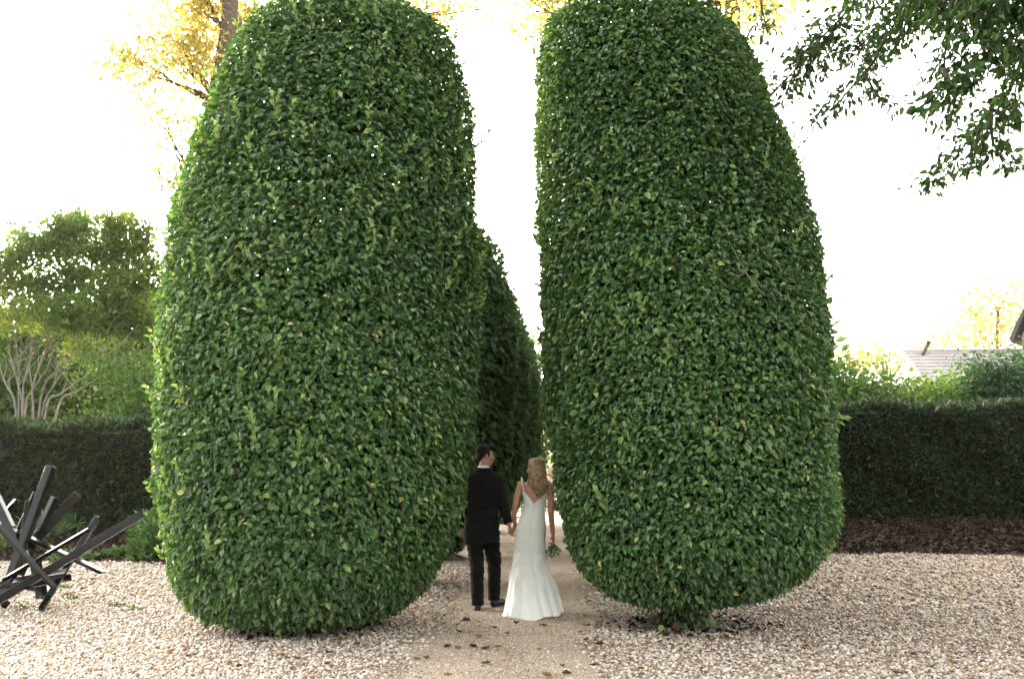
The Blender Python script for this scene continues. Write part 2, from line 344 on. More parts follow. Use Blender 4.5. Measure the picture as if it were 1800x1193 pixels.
# ------------------------------------------------------------------ clipped hornbeam columns
def leaf_proto(L, W, tint, mat, fold=.25):
    p = np.zeros((1, 3)); return leaves_mesh('leaf', p, np.array([[1., 0, 0]]), np.array([[0, 0, 1.]]), np.array([L]), np.array([W]), np.array([tint]), mat, fold)
def frame_matrix(p, t, n, s):
    t = Vector(t).normalized(); n = Vector(n); n = (n - t * n.dot(t)).normalized(); y = n.cross(t)
    m = Matrix((t, y, n)).transposed().to_4x4()
    return Matrix.Translation(Vector(p)) @ m @ Matrix.Scale(s, 4)
def scatter_leaf_objects(parent, p, t, n, size, protos):
    off = wloc(parent)
    for q in range(len(p)):
        o = bpy.data.objects.new('leaf', protos[q % len(protos)]); COL.objects.link(o); o.parent = parent
        o.matrix_local = frame_matrix(Vector(p[q]) - off, t[q], n[q], float(size[q]))
def column(prof, cxf, yc, n_out, n_in, Ls, label, mat, single=0, shoots=0, group='clipped hornbeam columns along the alley', yr=1.0, trunk_r=.16, front_bias=.35, skirt=False):
    zs, rs = np.array(prof).T
    cx0 = float(cxf(0.0)); root = empty('hornbeam_tree', (cx0, yc, 0)); tag(root, label, 'tree', group)
    zf = np.linspace(zs[0], zs[-1], 400); rf = np.interp(zf, zs, rs)
    k = np.ones(9) / 9; rf2 = np.convolve(np.pad(rf, 4, 'edge'), k, 'valid'); rf2[-1] = min(rf2[-1], .05)
    slope = np.gradient(rf2, zf); wgt = (rf2 + .05) * np.sqrt(1 + slope ** 2); cdf = np.cumsum(wgt); cdf /= cdf[-1]
    def surf(n, bias):
        z = np.interp(rng.random(n), cdf, zf); th = rng.uniform(-np.pi, np.pi, n)
        m = rng.random(n) < bias; th = np.where(m, -np.pi / 2 + rng.uniform(-1.7, 1.7, n), th)   # more leaves on the side one sees
        r = np.interp(z, zf, rf2); sl = np.interp(z, zf, slope)
        bump = .018 * np.sin(th * 5 + z * 2.3) + .012 * np.sin(th * 9 - z * 3.7 + 1) + .014 * np.sin(z * 7.1 + th * 3)
        nrm = unit(np.stack([np.cos(th), np.sin(th), -sl], 1))
        pos = np.stack([cxf(z) + (r + bump) * np.cos(th), yc + yr * (r + bump) * np.sin(th), z], 1)
        return pos, nrm, th
    def orient(nrm, n):
        tang = np.cross(nrm, [0, 0, 1.]); tang = unit(tang + 1e-3)
        t = nrm * rng.uniform(.1, .9, n)[:, None] + tang * rng.normal(0, .65, n)[:, None] + np.array([0, 0, -1.]) * rng.normal(.5, .45, n)[:, None]
        nn = nrm * .75 + np.array([0, 0, .75]) + rnd(n, .42)
        return t, nn
    pos, nrm, th = surf(n_out, front_bias); n = len(pos)
    depth = np.minimum(abs(rng.normal(0, .11, n)), .45) - .02
    p = pos - nrm * depth[:, None]; t, nn = orient(nrm, n)
    L = Ls * np.exp(rng.normal(0, .22, n)); W = L * rng.uniform(.5, .68, n)
    tint = np.clip(rng.beta(2, 2.6, n) + .06 * np.sin(p[:, 2] * 1.7 + th * 2), 0, .95); tint = np.where(rng.random(n) < .012, rng.uniform(.95, 1, n), tint)
    # lower / inner leaves: the same leaves deeper in the crown
    q, qn, qth = surf(n_in, .25); m = len(q); q = q - qn * rng.uniform(.12, .75, m)[:, None]; qt, qnn = orient(qn, m)
    L2 = Ls * 2.3 * np.exp(rng.normal(0, .2, m)); t2 = rng.beta(2, 3, m) * .9
    f = mobj('foliage', leaves_mesh('foliage', p, t, nn, L, W, tint, mat, .25, Ls > .08), root); f['kind'] = 'stuff'
    f = mobj('inner_foliage', leaves_mesh('inner_foliage', q, qt, qnn, L2, L2 * .66, t2, mat, .25, True), root); f['kind'] = 'stuff'
    # trunk, roots and limbs
    ztop = zs[-1]; mb = MB(); kk = 10; tz = np.linspace(-.05, ztop * .86, kk)
    wob = rng.normal(0, .03, (kk, 2)); tp = np.stack([cxf(tz) + wob[:, 0], yc + wob[:, 1], tz], 1)
    mb.tube(tp, np.linspace(trunk_r, .03, kk), 10)
    for a_ in np.linspace(0, 6.28, 6, endpoint=False) + .4:
        mb.tube([[cx0 + .05 * math.cos(a_), yc + .05 * math.sin(a_), .12], [cx0 + .25 * math.cos(a_), yc + .25 * math.sin(a_), .05], [cx0 + .52 * math.cos(a_ + .1), yc + .52 * math.sin(a_ + .1), -.01]], [.09, .06, .02], 6)
    mb.build('trunk', M['bark'], root)
    mb = MB()
    for j in range(45 if Ls < .08 else 22):
        z0 = rng.uniform(.35, ztop * .8); a_ = rng.uniform(0, 6.28); z1 = min(z0 + rng.uniform(.1, 1.0), ztop - .2); rr = np.interp(z1, zf, rf2) * .92
        mb.tube(bent([cxf(z0), yc, z0], [cxf(z1) + rr * math.cos(a_), yc + rr * math.sin(a_), z1], 5, .06), np.linspace(.03, .006, 5), 5)
    mb.build('limbs', M['bark'], root)
    if shoots:     # untrimmed new shoots standing out of the clipped face
        sp, sn, sth = surf(shoots * 6, .2)
        ok = (np.cos(sth) < .2) | (sp[:, 2] > 3.0); sp, sn = sp[ok][:shoots], sn[ok][:shoots]; mb = MB(); A = [[], [], [], [], []]
        for q_, n_ in zip(sp, sn):
            ln = rng.uniform(.12, .34); d = unit(n_ * .35 + np.array([0, 0, 1.]) + rng.normal(0, .15, 3)); e = q_ + d * ln
            mb.tube([q_ - n_ * .08, (q_ + e) / 2 + n_ * .02, e], [.004, .003, .0015], 4)
            for s_ in np.linspace(.1, 1, int(5 + ln * 22)):
                side = unit(np.cross(d, rng.normal(0, 1, 3))); A[0].append(q_ + d * ln * s_); A[1].append(side + d * .9); A[2].append(d * .4 - side * .5 + n_ * .7 + rng.normal(0, .3, 3)); A[3].append(Ls * rng.uniform(.9, 1.4)); A[4].append(rng.uniform(.76, .95))
        A = [np.array(x) for x in A]
        s = mobj('shoots', leaves_mesh('shoots', A[0], A[1], A[2], A[3], A[3] * .55, A[4], mat), root); s['kind'] = 'stuff'
        s = mb.build('shoot_stems', M['twig'], root); s['kind'] = 'stuff'
    if skirt:      # suckers round the foot of the trunk
        n = 420; a_ = rng.uniform(0, 6.28, n); rr = abs(rng.normal(0, .22, n)) + .05; z = rng.uniform(.06, .42, n); rr *= .5 + z * 2
        pp = np.stack([cx0 + .05 + rr * np.cos(a_), yc - .1 + rr * np.sin(a_), z], 1); out = np.stack([np.cos(a_), np.sin(a_), np.zeros(n)], 1)
        LL = Ls * 1.25 * np.exp(rng.normal(0, .2, n))
        s = mobj('suckers', leaves_mesh('suckers', pp, out * .5 + np.array([0, 0, -.8]) + rnd(n, .3), out + np.array([0, 0, .7]) + rnd(n, .3), LL, LL * .58, rng.uniform(.2, .85, n), mat), root); s['kind'] = 'stuff'
    if single:     # the leaves that show largest, one by one
        sp, sn, sth = surf(single * 6, 1.0); ok = np.sin(sth) < -.25; sp, sn = sp[ok][:single], sn[ok][:single]; m = len(sp)
        t, nn = orient(sn, m); protos = [leaf_proto(1, .6 + .03 * (i % 3), ti, mat, .22) for i, ti in enumerate((.2, .35, .45, .55, .62, .7, .78, .86, .9, .5, .966, .3))]
        scatter_leaf_objects(root, sp + sn * .025, t, nn + sn * .4, Ls * rng.uniform(1.15, 1.5, m), protos)
    return root
YL, YR = 10.1, 10.4
def profile(rows, grow):
    q = np.array(rows); return [(a_ + .13 * max(0, min(1, (a_ - 5.0) / 1.0)), b_ + grow) for a_, b_, c_ in rows], (lambda z: np.interp(z, q[:, 0], q[:, 2]))
prof, cxf = profile([(.102, .14, -2.729), (.126, .80, -2.717), (.199, .88, -2.698), (.318, 1.01, -2.676), (.483, 1.151, -2.649), (.691, 1.252, -2.615), (.938, 1.333, -2.589), (1.221, 1.395, -2.568), (1.534, 1.444, -2.559), (1.874, 1.489, -2.55), (2.235, 1.51, -2.547), (2.61, 1.523, -2.542), (2.995, 1.521, -2.536), (3.382, 1.503, -2.528), (3.767, 1.482, -2.516), (4.142, 1.453, -2.506), (4.503, 1.417, -2.476), (4.842, 1.369, -2.44), (5.156, 1.311, -2.405), (5.438, 1.225, -2.377), (5.686, 1.136, -2.358), (5.893, 1.055, -2.341), (6.058, .95, -2.339), (6.178, .80, -2.336), (6.25, .6, -2.331), (6.29, .0, -2.326)], .075)
column(prof, cxf, YL, 86000, 32000, .055, 'tall clipped hornbeam column with pale shoots, beside the groom and nearest the black sculpture', M['hornbeam'], 300, 230, front_bias=.55)
prof, cxf = profile([(.285, .13, 1.088), (.309, .70, 1.133), (.38, .80, 1.182), (.497, .948, 1.227), (.658, 1.125, 1.256), (.86, 1.234, 1.286), (1.101, 1.297, 1.29), (1.377, 1.318, 1.286), (1.683, 1.337, 1.268), (2.014, 1.358, 1.247), (2.366, 1.375, 1.23), (2.732, 1.386, 1.213), (3.107, 1.389, 1.193), (3.485, 1.385, 1.173), (3.861, 1.364, 1.142), (4.227, 1.329, 1.107), (4.578, 1.293, 1.068), (4.91, 1.251, 1.016), (5.216, 1.199, .959), (5.491, 1.147, .911), (5.732, 1.09, .864), (5.935, 1.03, .833), (6.096, .95, .806), (6.213, .85, .78), (6.284, .65, .739), (6.32, .0, .701)], .055)
column(prof, cxf, YR, 86000, 32000, .055, 'tall clipped hornbeam column showing its trunk foot, beside the bride', M['hornbeam'], 300, 60, skirt=True, front_bias=.55)
_p = [P(1462, 742, YR), P(1468, 736, YR), P(1474, 734, YR - .03), P(1472, 741, YR), P(1482, 733, YR - .02)]
scatter_leaf_objects(bpy.data.objects['hornbeam_tree.001'], np.array(_p), np.array([[.9, -.2, .1], [.8, -.3, .4], [.95, -.1, -.2], [.7, -.4, -.4], [1, 0, -.1]]), np.array([[0, -.6, .8]] * 5), np.array([.11, .10, .12, .09, .10]), [leaf_proto(1, .5, .93, M['hornbeam'], .2)])
mb = MB(); mb.tube(smooth_path([P(1282, 423, 9.0), P(1296, 452, 8.93), P(1312, 480, 8.91), P(1326, 500, 8.92), P(1345, 520, 8.98)]), np.linspace(.003, .006, 17), 5)
mb.tube(smooth_path([P(1312, 480, 8.91), P(1300, 484, 8.9), P(1288, 482, 8.9)]), np.linspace(.004, .002, 9), 4); mb.build('bare_twig', M['pale_bark'], bpy.data.objects['hornbeam_tree.001'])
gen = [(.35, .35), (.5, .75), (1.0, 1.12), (1.6, 1.36), (2.3, 1.48), (3.3, 1.53), (4.2, 1.46), (4.7, 1.28), (5.0, 1.05), (5.2, .75), (5.3, .4), (5.34, .02)]
gen2 = [(.35, .3), (.5, .6), (1.0, .95), (1.6, 1.13), (2.1, 1.42)] + gen[5:]
for cx, yy, lab, n in ((-2.30, 13.9, 'second hornbeam column behind the groom, dark between the column and the alley', 22000), (-2.27, 17.7, 'third hornbeam column on the groom\'s side of the alley', 18000), (-2.22, 21.5, 'fourth hornbeam column seen on the groom\'s side, edge against the sky', 16000),
                       (-2.2, 25.3, 'fifth hornbeam column on the groom\'s side, far down the alley', 9000), (1.2, 21.8, 'fourth hornbeam column on the bride\'s side, far down the alley', 9000),
                       (-2.2, 29.1, 'last hornbeam column on the groom\'s side at the alley end', 7000), (1.2, 25.6, 'fifth hornbeam column on the bride\'s side of the alley', 7000), (1.2, 29.4, 'last hornbeam column on the bride\'s side at the alley end', 7000),
                       (1.17, 14.2, 'second hornbeam column on the bride\'s side, a pale green strip above her', 22000), (1.2, 18.0, 'third hornbeam column on the bride\'s side of the alley, mostly hidden', 15000)):
    column(gen2 if cx > 0 else gen, (lambda q, c=cx: c + 0 * np.asarray(q, float)), yy, n, 5500, .095, lab, M['hornbeam_far'], 0, 0, front_bias=.3)

# ------------------------------------------------------------------ clipped yew hedges
def hedge(label, x0, x1, yf, depth, z0, h, n, Ls):
    root = empty('yew_hedge', ((x0 + x1) / 2, yf + depth / 2, z0)); tag(root, label, 'hedge')
    W_ = x1 - x0; Af, At = W_ * h, W_ * depth; nf = int(n * Af / (Af + At)); ntp = n - nf
    x = rng.uniform(x0, x1, n); und = .05 * np.sin(x * 1.9) + .04 * np.sin(x * 4.3 + 1) + .03 * np.sin(x * 9.1)
    front = np.arange(n) < nf
    z = np.where(front, z0 + rng.random(n) * h, z0 + h + und + abs(rng.normal(0, .06, n))); y = np.where(front, yf + abs(rng.normal(0, .08, n)) + .06 * np.sin(x * 2.3 + z * 3), yf + rng.random(n) * depth)
    z = np.where(front, np.minimum(z, z0 + h + und), z)
    p = np.stack([x, y, z], 1); out = np.where(front[:, None], [[0, -1., 0.15]], [[0, -.1, 1.]])
    t = out + rnd(n, .6) + np.array([0, 0, -.1]); nn = rnd(n, .7) + np.array([0, -.3, .7])
    L = Ls * np.exp(rng.normal(0, .3, n)); L = np.where(front, L, L * 1.25)
    tint = np.clip(rng.beta(2, 3, n) + np.where(front, 0, .15), 0, 1)  # top leaves coloured paler to imitate light falling on the hedge top
    f = mobj('foliage', leaves_mesh('foliage', p, t, nn, L, L * .3, tint, M['yew'], .2, True), root); f['kind'] = 'stuff'
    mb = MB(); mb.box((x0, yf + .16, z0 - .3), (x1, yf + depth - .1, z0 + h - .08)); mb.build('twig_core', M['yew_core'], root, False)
    return root
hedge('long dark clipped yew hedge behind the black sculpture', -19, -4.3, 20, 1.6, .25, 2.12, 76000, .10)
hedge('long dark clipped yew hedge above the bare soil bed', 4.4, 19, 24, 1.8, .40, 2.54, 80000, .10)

# unseen clipped hedge added behind the camera to block low sky light
hedge('long clipped yew hedge added out of sight behind the camera to block sky light', -13, 13, -10.0, 1.6, 0, 2.6, 12000, .22)
# ------------------------------------------------------------------ trees and shrubs behind
def clump_leaves(clumps, Ls, kite, mat, hang=.3, name='crown'):
    A = []
    for c, r, n in clumps:
        # leaves gather on sub-clumps so the outline stays uneven and gaps stay open
        k = max(3, int(n / 45)); d = unit(rng.normal(0, 1, (k, 3))) * (rng.random((k, 1)) ** .45); sub = np.array(c) + d * np.array(r)
        idx = rng.integers(0, k, n); sr = np.array(r).mean() * 1.15 / k ** .36
        p = sub[idx] + rng.normal(0, 1, (n, 3)) * sr * np.array([1, 1, .62])
        A.append(p)
    p = np.concatenate(A); n = len(p)
    t = rnd(n, .7) + np.array([0, 0, -hang]); nn = rnd(n, .5) + np.array([0, 0, .8]); L = Ls * np.exp(rng.normal(0, .25, n))
    return leaves_mesh(name, p, t, nn, L, L * .55, np.clip(rng.beta(2, 2.3, n) + .12 * np.sin(p[:, 0] * 1.1 + p[:, 2] * .9), 0, 1), mat, .2, kite)
def tree(name, label, cat, base, trunk_pts, trunk_r, clumps, Ls, mat, bark='bark', group=None, kite=True, hang=.3, limbs=True):
    root = empty(name, tuple(base)); tag(root, label, cat, group)
    mb = MB(); tp = np.array(trunk_pts, float); mb.tube(tp, np.linspace(trunk_r, trunk_r * .45, len(tp)), 10)
    mb.build('trunk', M[bark], root)
    if limbs:
        mb = MB()
        for c, r, n in clumps:
            low = [i_ for i_ in range(1, len(tp)) if tp[i_][2] < c[2] - .2] or [1]; s = tp[low[-1]]
            b_ = bent(s, c, 6, .06); mb.tube(b_, np.linspace(trunk_r * .2, trunk_r * .05, 6), 5)
            for j in range(4):
                e = np.array(c) + rng.normal(0, .55, 3) * np.array(r); mb.tube(bent(b_[3 + j % 3], e, 4, .08), np.linspace(trunk_r * .06, trunk_r * .02, 4), 4)
        mb.build('limbs', M[bark], root)
    f = mobj('crown', clump_leaves(clumps, Ls, kite, mat, hang), root); f['kind'] = 'stuff'
    return root
for bx, by, hh, lab in ((-11, -13, 9.5, 'unseen broad tree added behind the camera to block sky light, far corner'), (-4.5, -14, 11, 'unseen broad tree added behind the camera to block sky light, by the middle of the hedge'), (2.5, -13, 10, 'unseen broad tree added behind the camera to block sky light, next to the middle'), (9.5, -13, 11, 'unseen broad tree added behind the camera to block sky light, on the shaded side'), (16, -6, 11, 'unseen broad tree added beside the court to block sky light, behind the shaded hedge end'), (17, 5, 11, 'unseen broad tree added beside the court to block sky light, past the overhanging tree')):  # unseen trees added round the camera to block low sky light
    cl_ = []
    for j in range(14):
        a_ = rng.uniform(0, 6.28); q = rng.uniform(.2, 3.6); cl_.append((np.array([bx + q * math.cos(a_), by + q * math.sin(a_), hh * rng.uniform(.3, .85)]), (1.6, 1.6, 1.1), 420))
    tree('sky_block_tree', lab, 'tree', (bx, by, 0), bent([bx, by, -.1], [bx, by, hh * .6], 5, .03), .25, cl_, .32, M['backwood'], 'bark', 'unseen trees added to block low sky light')
# tall golden tree behind the column by the sculpture
def C(px, py, Y, rx, rz, n, ry=None): return (P(px, py, Y), (rx, ry or rx, rz), n)
Yt = 21.0; tb = P(395, 330, Yt); tb[2] = 0
tree('golden_tree', 'tall backlit tree with golden leaves, its trunk rising behind the column nearest the sculpture', 'tree', tb,
     [tb, P(372, 420, Yt), P(380, 180, Yt), P(402, 60, Yt), P(408, -60, Yt), P(400, -260, Yt)], .30,
     [C(245, 120, 20, .75, .7, 800), C(215, 95, 20, .45, .4, 260), C(300, 60, 20.5, .8, .8, 900), C(355, 20, 21, .7, .9, 1100), C(300, -60, 21, 1.4, .6, 900), C(460, -60, 22.5, 1.4, .7, 1000), C(600, -90, 22, 1.8, .9, 1500),
      C(440, 20, 22.4, .6, .6, 500), C(345, -10, 20.8, .6, .5, 500), C(320, 110, 20.3, .5, .6, 420), C(365, 70, 21.6, .45, .8, 500), C(335, 60, 20.8, .55, .7, 600), C(340, 120, 20.5, .45, .7, 500), C(285, 190, 20, .55, .45, 330), C(265, 280, 20, .35, .45, 160), C(300, 320, 20, .4, .35, 200), C(300, 230, 20.2, .6, .6, 260), C(430, 30, 22, .5, .7, 500), C(790, 20, 22, .6, .5, 340), C(850, 15, 22.5, .5, .35, 110), C(760, 10, 22.5, .6, .5, 260), C(750, -60, 22, 1.6, .8, 900)],
     .12, M['golden'], 'bark')
tb2 = P(1290, 300, 20); tb2[2] = 0
tree('golden_tree', 'tall golden green tree peeping over the column beside the bride', 'tree', tb2,
     [tb2, P(1300, 400, 20), P(1285, 120, 20), P(1288, 10, 20), P(1292, -120, 20)], .28,
     [C(940, 20, 20, .5, .5, 240), C(905, 55, 20, .3, .3, 50), C(975, 50, 20, .45, .6, 260), C(1000, -10, 20, .9, .5, 700), C(1330, 40, 19, .6, .9, 520), C(1340, -20, 20, 1.2, .8, 1100), C(1200, -60, 20, 2.0, .8, 1500), C(930, -60, 20, 1.0, .6, 700)],
     .13, M['golden'], 'bark')
def sky_block_arch(root, c, r, n, k):  # unseen crown and limbs added above the alley to block overhead sky
    c = np.array(c, float); sub = c + unit(rng.normal(0, 1, (k, 3))) * (rng.random((k, 1)) ** .5) * np.array(r); p = sub[rng.integers(0, k, n)] + rng.normal(0, 1, (n, 3)) * [.5, .5, .28]
    p[:, 2] = np.maximum(p[:, 2], 1.6 + p[:, 1] * .53 + .5); L = .24 * np.exp(rng.normal(0, .2, n))
    o = mobj('sky_block_crown', leaves_mesh('sky_block_crown', p, rnd(n, .7) + np.array([0, 0, -.4]), rnd(n, .4) + np.array([0, 0, .9]), L, L * .6, rng.random(n), M['golden'], .2, True), root); o['kind'] = 'stuff'
    mb = MB(); a_ = P(1292, -120, 20)
    for j in range(12): mb.tube(smooth_path(bent(a_, sub[j] + [0, 0, .3], 5, .05)), np.linspace(.07, .012, 17), 5)
    mb.build('sky_block_limbs', M['bark'], root)
sky_block_arch(bpy.data.objects['golden_tree.001'], (.6, 14.0, 11.2), (4.4, 5.0, 1.6), 9000, 170)
# multi-stemmed small tree over the hedge
Ym = 25.0
def multi_stem():
    b = P(75, 735, Ym); b[2] = .3; root = empty('crape_myrtle_tree', tuple(b)); tag(root, 'spreading tree with many pale bare stems behind the hedge', 'tree')
    stems = [((40, 790), (28, 724), (11, 674), (2, 650), (-25, 560)), ((42, 790), (39, 724), (39, 678), (49, 639), (53, 607), (50, 500)), ((44, 790), (40, 724), (33, 678), (21, 639), (14, 600), (6, 480)), ((48, 790), (46, 720), (60, 685), (84, 643), (95, 607), (112, 480)),
             ((60, 790), (58, 724), (60, 681), (76, 622), (84, 586), (100, 460)), ((66, 790), (70, 724), (84, 667), (116, 632), (148, 565), (172, 450)), ((68, 790), (74, 725), (95, 678), (120, 636), (151, 583), (210, 500)), ((70, 790), (81, 720), (109, 692), (155, 657), (190, 625), (245, 570)),
             ((74, 790), (102, 720), (134, 688), (183, 657), (225, 632), (275, 600)), ((43, 790), (35, 720), (32, 657), (30, 597), (28, 480))]
    for i, st in enumerate(stems):
        dy = rng.uniform(-.7, .7); pts = [P(x + rng.normal(0, 1.5), y, Ym + dy * (.2 + .3 * k)) for k, (x, y) in enumerate(st)]; pts[0][2] = .2
        sp_ = smooth_path(pts); r0 = rng.uniform(.024, .042); mb = MB(); mb.tube(sp_, np.linspace(r0, .009, len(sp_)), 7)
        for k in range(5):
            q = sp_[len(sp_) // 2 + k * 2 - 2]; e = q + np.array([rng.normal(.1, .6), rng.normal(0, .5), rng.uniform(.6, 1.5)]); mb.tube(smooth_path(bent(q, e, 4, .1), 3), np.linspace(.016, .004, 10), 5)
        mb.build('stem', M['pale_bark'], root)
    cl = []
    for px, py, rx, rz, n in [(-40, 500, 1.1, .8, 1100), (10, 470, .9, .6, 1100), (50, 440, .7, .5, 900), (30, 405, .35, .25, 160), (60, 500, .9, .5, 900), (95, 425, .7, .45, 900), (110, 395, .5, .3, 380), (150, 400, .6, .4, 700), (140, 378, .25, .2, 120), (170, 450, .8, .5, 1100), (205, 398, .45, .4, 520), (220, 440, .7, .5, 1000), (250, 410, .35, .5, 400), (130, 490, .9, .5, 1100), (205, 505, .9, .6, 1300), (255, 480, .6, .7, 900), (20, 555, .8, .4, 520), (95, 550, .9, .45, 900), (170, 560, .9, .5, 1200), (240, 565, .7, .6, 1000), (225, 630, .6, .4, 500), (150, 615, .8, .3, 420), (-90, 560, 1.1, .9, 800), (70, 385, .2, .15, 60), (180, 385, .2, .2, 90), (225, 378, .18, .22, 80)]:
        cl.append(C(px, py, Ym + rng.uniform(-.8, .8), rx, rz, n))
    f = mobj('crown', clump_leaves([(a_, b_, int(n_ * 2.5)) for a_, b_, n_ in cl], .105, True, M['myrtle'], .2), root); f['kind'] = 'stuff'
multi_stem()
def shrub(name, label, px, py_top, Y, rx, h, n, Ls, mat, z0=0.0, group=None, flowers=None):
    """rounded shrub: stems from the base and leaf clumps over them"""
    b = P(px, 800, Y); b[2] = z0; top = P(px, py_top, Y)[2]; hh = top - z0
    root = empty(name, tuple(b)); tag(root, label, 'shrub', group)
    mb = MB()
    for j in range(9):
        a_ = rng.uniform(0, 6.28); e = b + np.array([math.cos(a_) * rx * .6, math.sin(a_) * rx * .6, hh * rng.uniform(.55, .85)]); mb.tube(bent(b + [math.cos(a_) * .08, math.sin(a_) * .08, 0], e, 5, .08), [.03, .025, .018, .012, .006], 5)
    mb.build('stems', M['twig'], root)
    cl = []
    for j in range(10):
        a_ = rng.uniform(0, 6.28); q = rng.uniform(.1, .75); zc = z0 + hh * rng.uniform(.5, .88); cl.append((b * [1, 1, 0] + np.array([math.cos(a_) * rx * q, math.sin(a_) * rx * q * .8, zc]), (rx * .5, rx * .45, hh * .13), n // 11))
    cl.append((b * [1, 1, 0] + np.array([0, 0, z0 + hh * .86]), (rx * .7, rx * .5, hh * .12), n // 11 + 1))
    f = mobj('crown', clump_leaves(cl, Ls, True, mat, .2), root); f['kind'] = 'stuff'
    return root, b, hh
shrub('rose_shrub', 'pale leafed shrub between the bare stemmed tree and the column', 235, 610, 22.6, 1.1, 0, 4200, .11, M['shrub'])
shrub('rose_shrub', 'low pale shrub at the foot of the bare stemmed tree', 170, 690, 22.8, .9, 0, 2200, .10, M['shrub'])
for px, pt, Y, rx, lab in ((1480, 630, 28.5, 1.6, 'bright green shrub touching the column beside the bride'), (1540, 648, 29, 1.7, 'yellow green shrub below the low trees, second from the column'), (1605, 662, 28.5, 1.6, 'green shrub directly below the vent pipe on the roof'), (1670, 660, 29.5, 1.7, 'green shrub below the middle of the tiled roof'), (1725, 656, 28.8, 1.4, 'green shrub below the end of the tiled roof')):
    shrub('garden_shrub', lab, px, pt, Y, rx, 0, 5200, .15, M['shrub'], 0, 'shrubs behind the hedge')
for px, pt, Y, rx, lab in ((1775, 600, 27.6, 1.0, 'dark evergreen shrub under the shingled gable'), (1850, 575, 28, 1.2, 'dark evergreen shrub cut by the picture edge')):
    shrub('evergreen_shrub', lab, px, pt, Y, rx, 0, 6500, .11, M['evergreen'], 0)
for px, pt, Y, rx, lab in ((-20, 625, 30, 2.2, 'dark shrub behind the bare stems, at the picture edge'), (80, 640, 30.5, 2.0, 'dark shrub directly behind the fan of bare stems'), (165, 620, 30, 2.0, 'dark shrub behind the pale leafed shrub')):
    shrub('background_shrub', lab, px, pt, Y, rx, 0, 5200, .17, M['backwood'], 0, 'dark shrubs behind the bare stems')
def simple_tree(label, px, pyt, pyb, Y, half_px, n, Ls, mat, name='background_tree', group='trees beyond the garden', tr=.2, k=9):
    b = P(px, 800, Y); b[2] = 0; top = P(px, pyt, Y); s = Y / F; zb = P(px, pyb, Y)[2]; H = top[2]; cl = []
    for j in range(k):
        q = rng.uniform(-.75, .75); zz = zb + (H - zb) * rng.uniform(.15, .85) * (1 - .35 * abs(q)); cl.append((np.array([b[0] + q * half_px * s, Y + rng.uniform(-.6, .6) * half_px * s, zz]), (half_px * s * .38, half_px * s * .38, (H - zb) * .2), n // k))
    return tree(name, label, 'tree', b, bent(b, [b[0], Y, zb + (H - zb) * .6], 5, .03), tr, cl, Ls, mat, 'bark', group)
simple_tree('dark tree filling the gap behind the sculpture hedge, at the picture edge', 10, 515, 770, 36, 190, 8000, .30, M['backwood'], k=18)
simple_tree('dark tree behind the bare stemmed tree', 130, 500, 770, 34, 170, 9000, .30, M['backwood'], k=18)
simple_tree('dark tree next to the column behind the pale shrub', 275, 430, 770, 33, 130, 8000, .28, M['backwood'], k=16)
simple_tree('golden tree crown rising over the tiled roof', 1770, 478, 640, 60, 110, 2200, .34, M['golden'], k=12)
simple_tree('small golden tree far beyond, just right of the column', 1500, 592, 660, 75, 45, 420, .38, M['golden'])
simple_tree('small golden tree far beyond, between the column and the roof', 1560, 598, 660, 78, 45, 420, .38, M['golden'])
simple_tree('olive tree behind the ridge of the tiled roof', 1650, 588, 660, 72, 60, 520, .36, M['golden'])
simple_tree('dark tree closing the end of the alley', 935, 560, 850, 46, 100, 3500, .30, M['backwood'])
simple_tree('dark green tree beyond the alley gate', 985, 590, 870, 50, 110, 3500, .30, M['backwood'])
for px, t, lab in ((400, 430, 'dark tree added out of sight behind the column nearest the sculpture to shade the alley'), (560, 400, 'second dark tree added out of sight to shade the alley'), (720, 420, 'dark tree hidden behind the groom\'s row of columns'), (1150, 520, 'dark tree hidden behind the bride\'s column'), (1330, 560, 'second dark tree hidden behind the bride\'s column')):  # those on the groom's side are added to keep sun off the alley
    simple_tree(lab, px, t, 790, 31, 120, 5000, .34, M['backwood'], k=14)

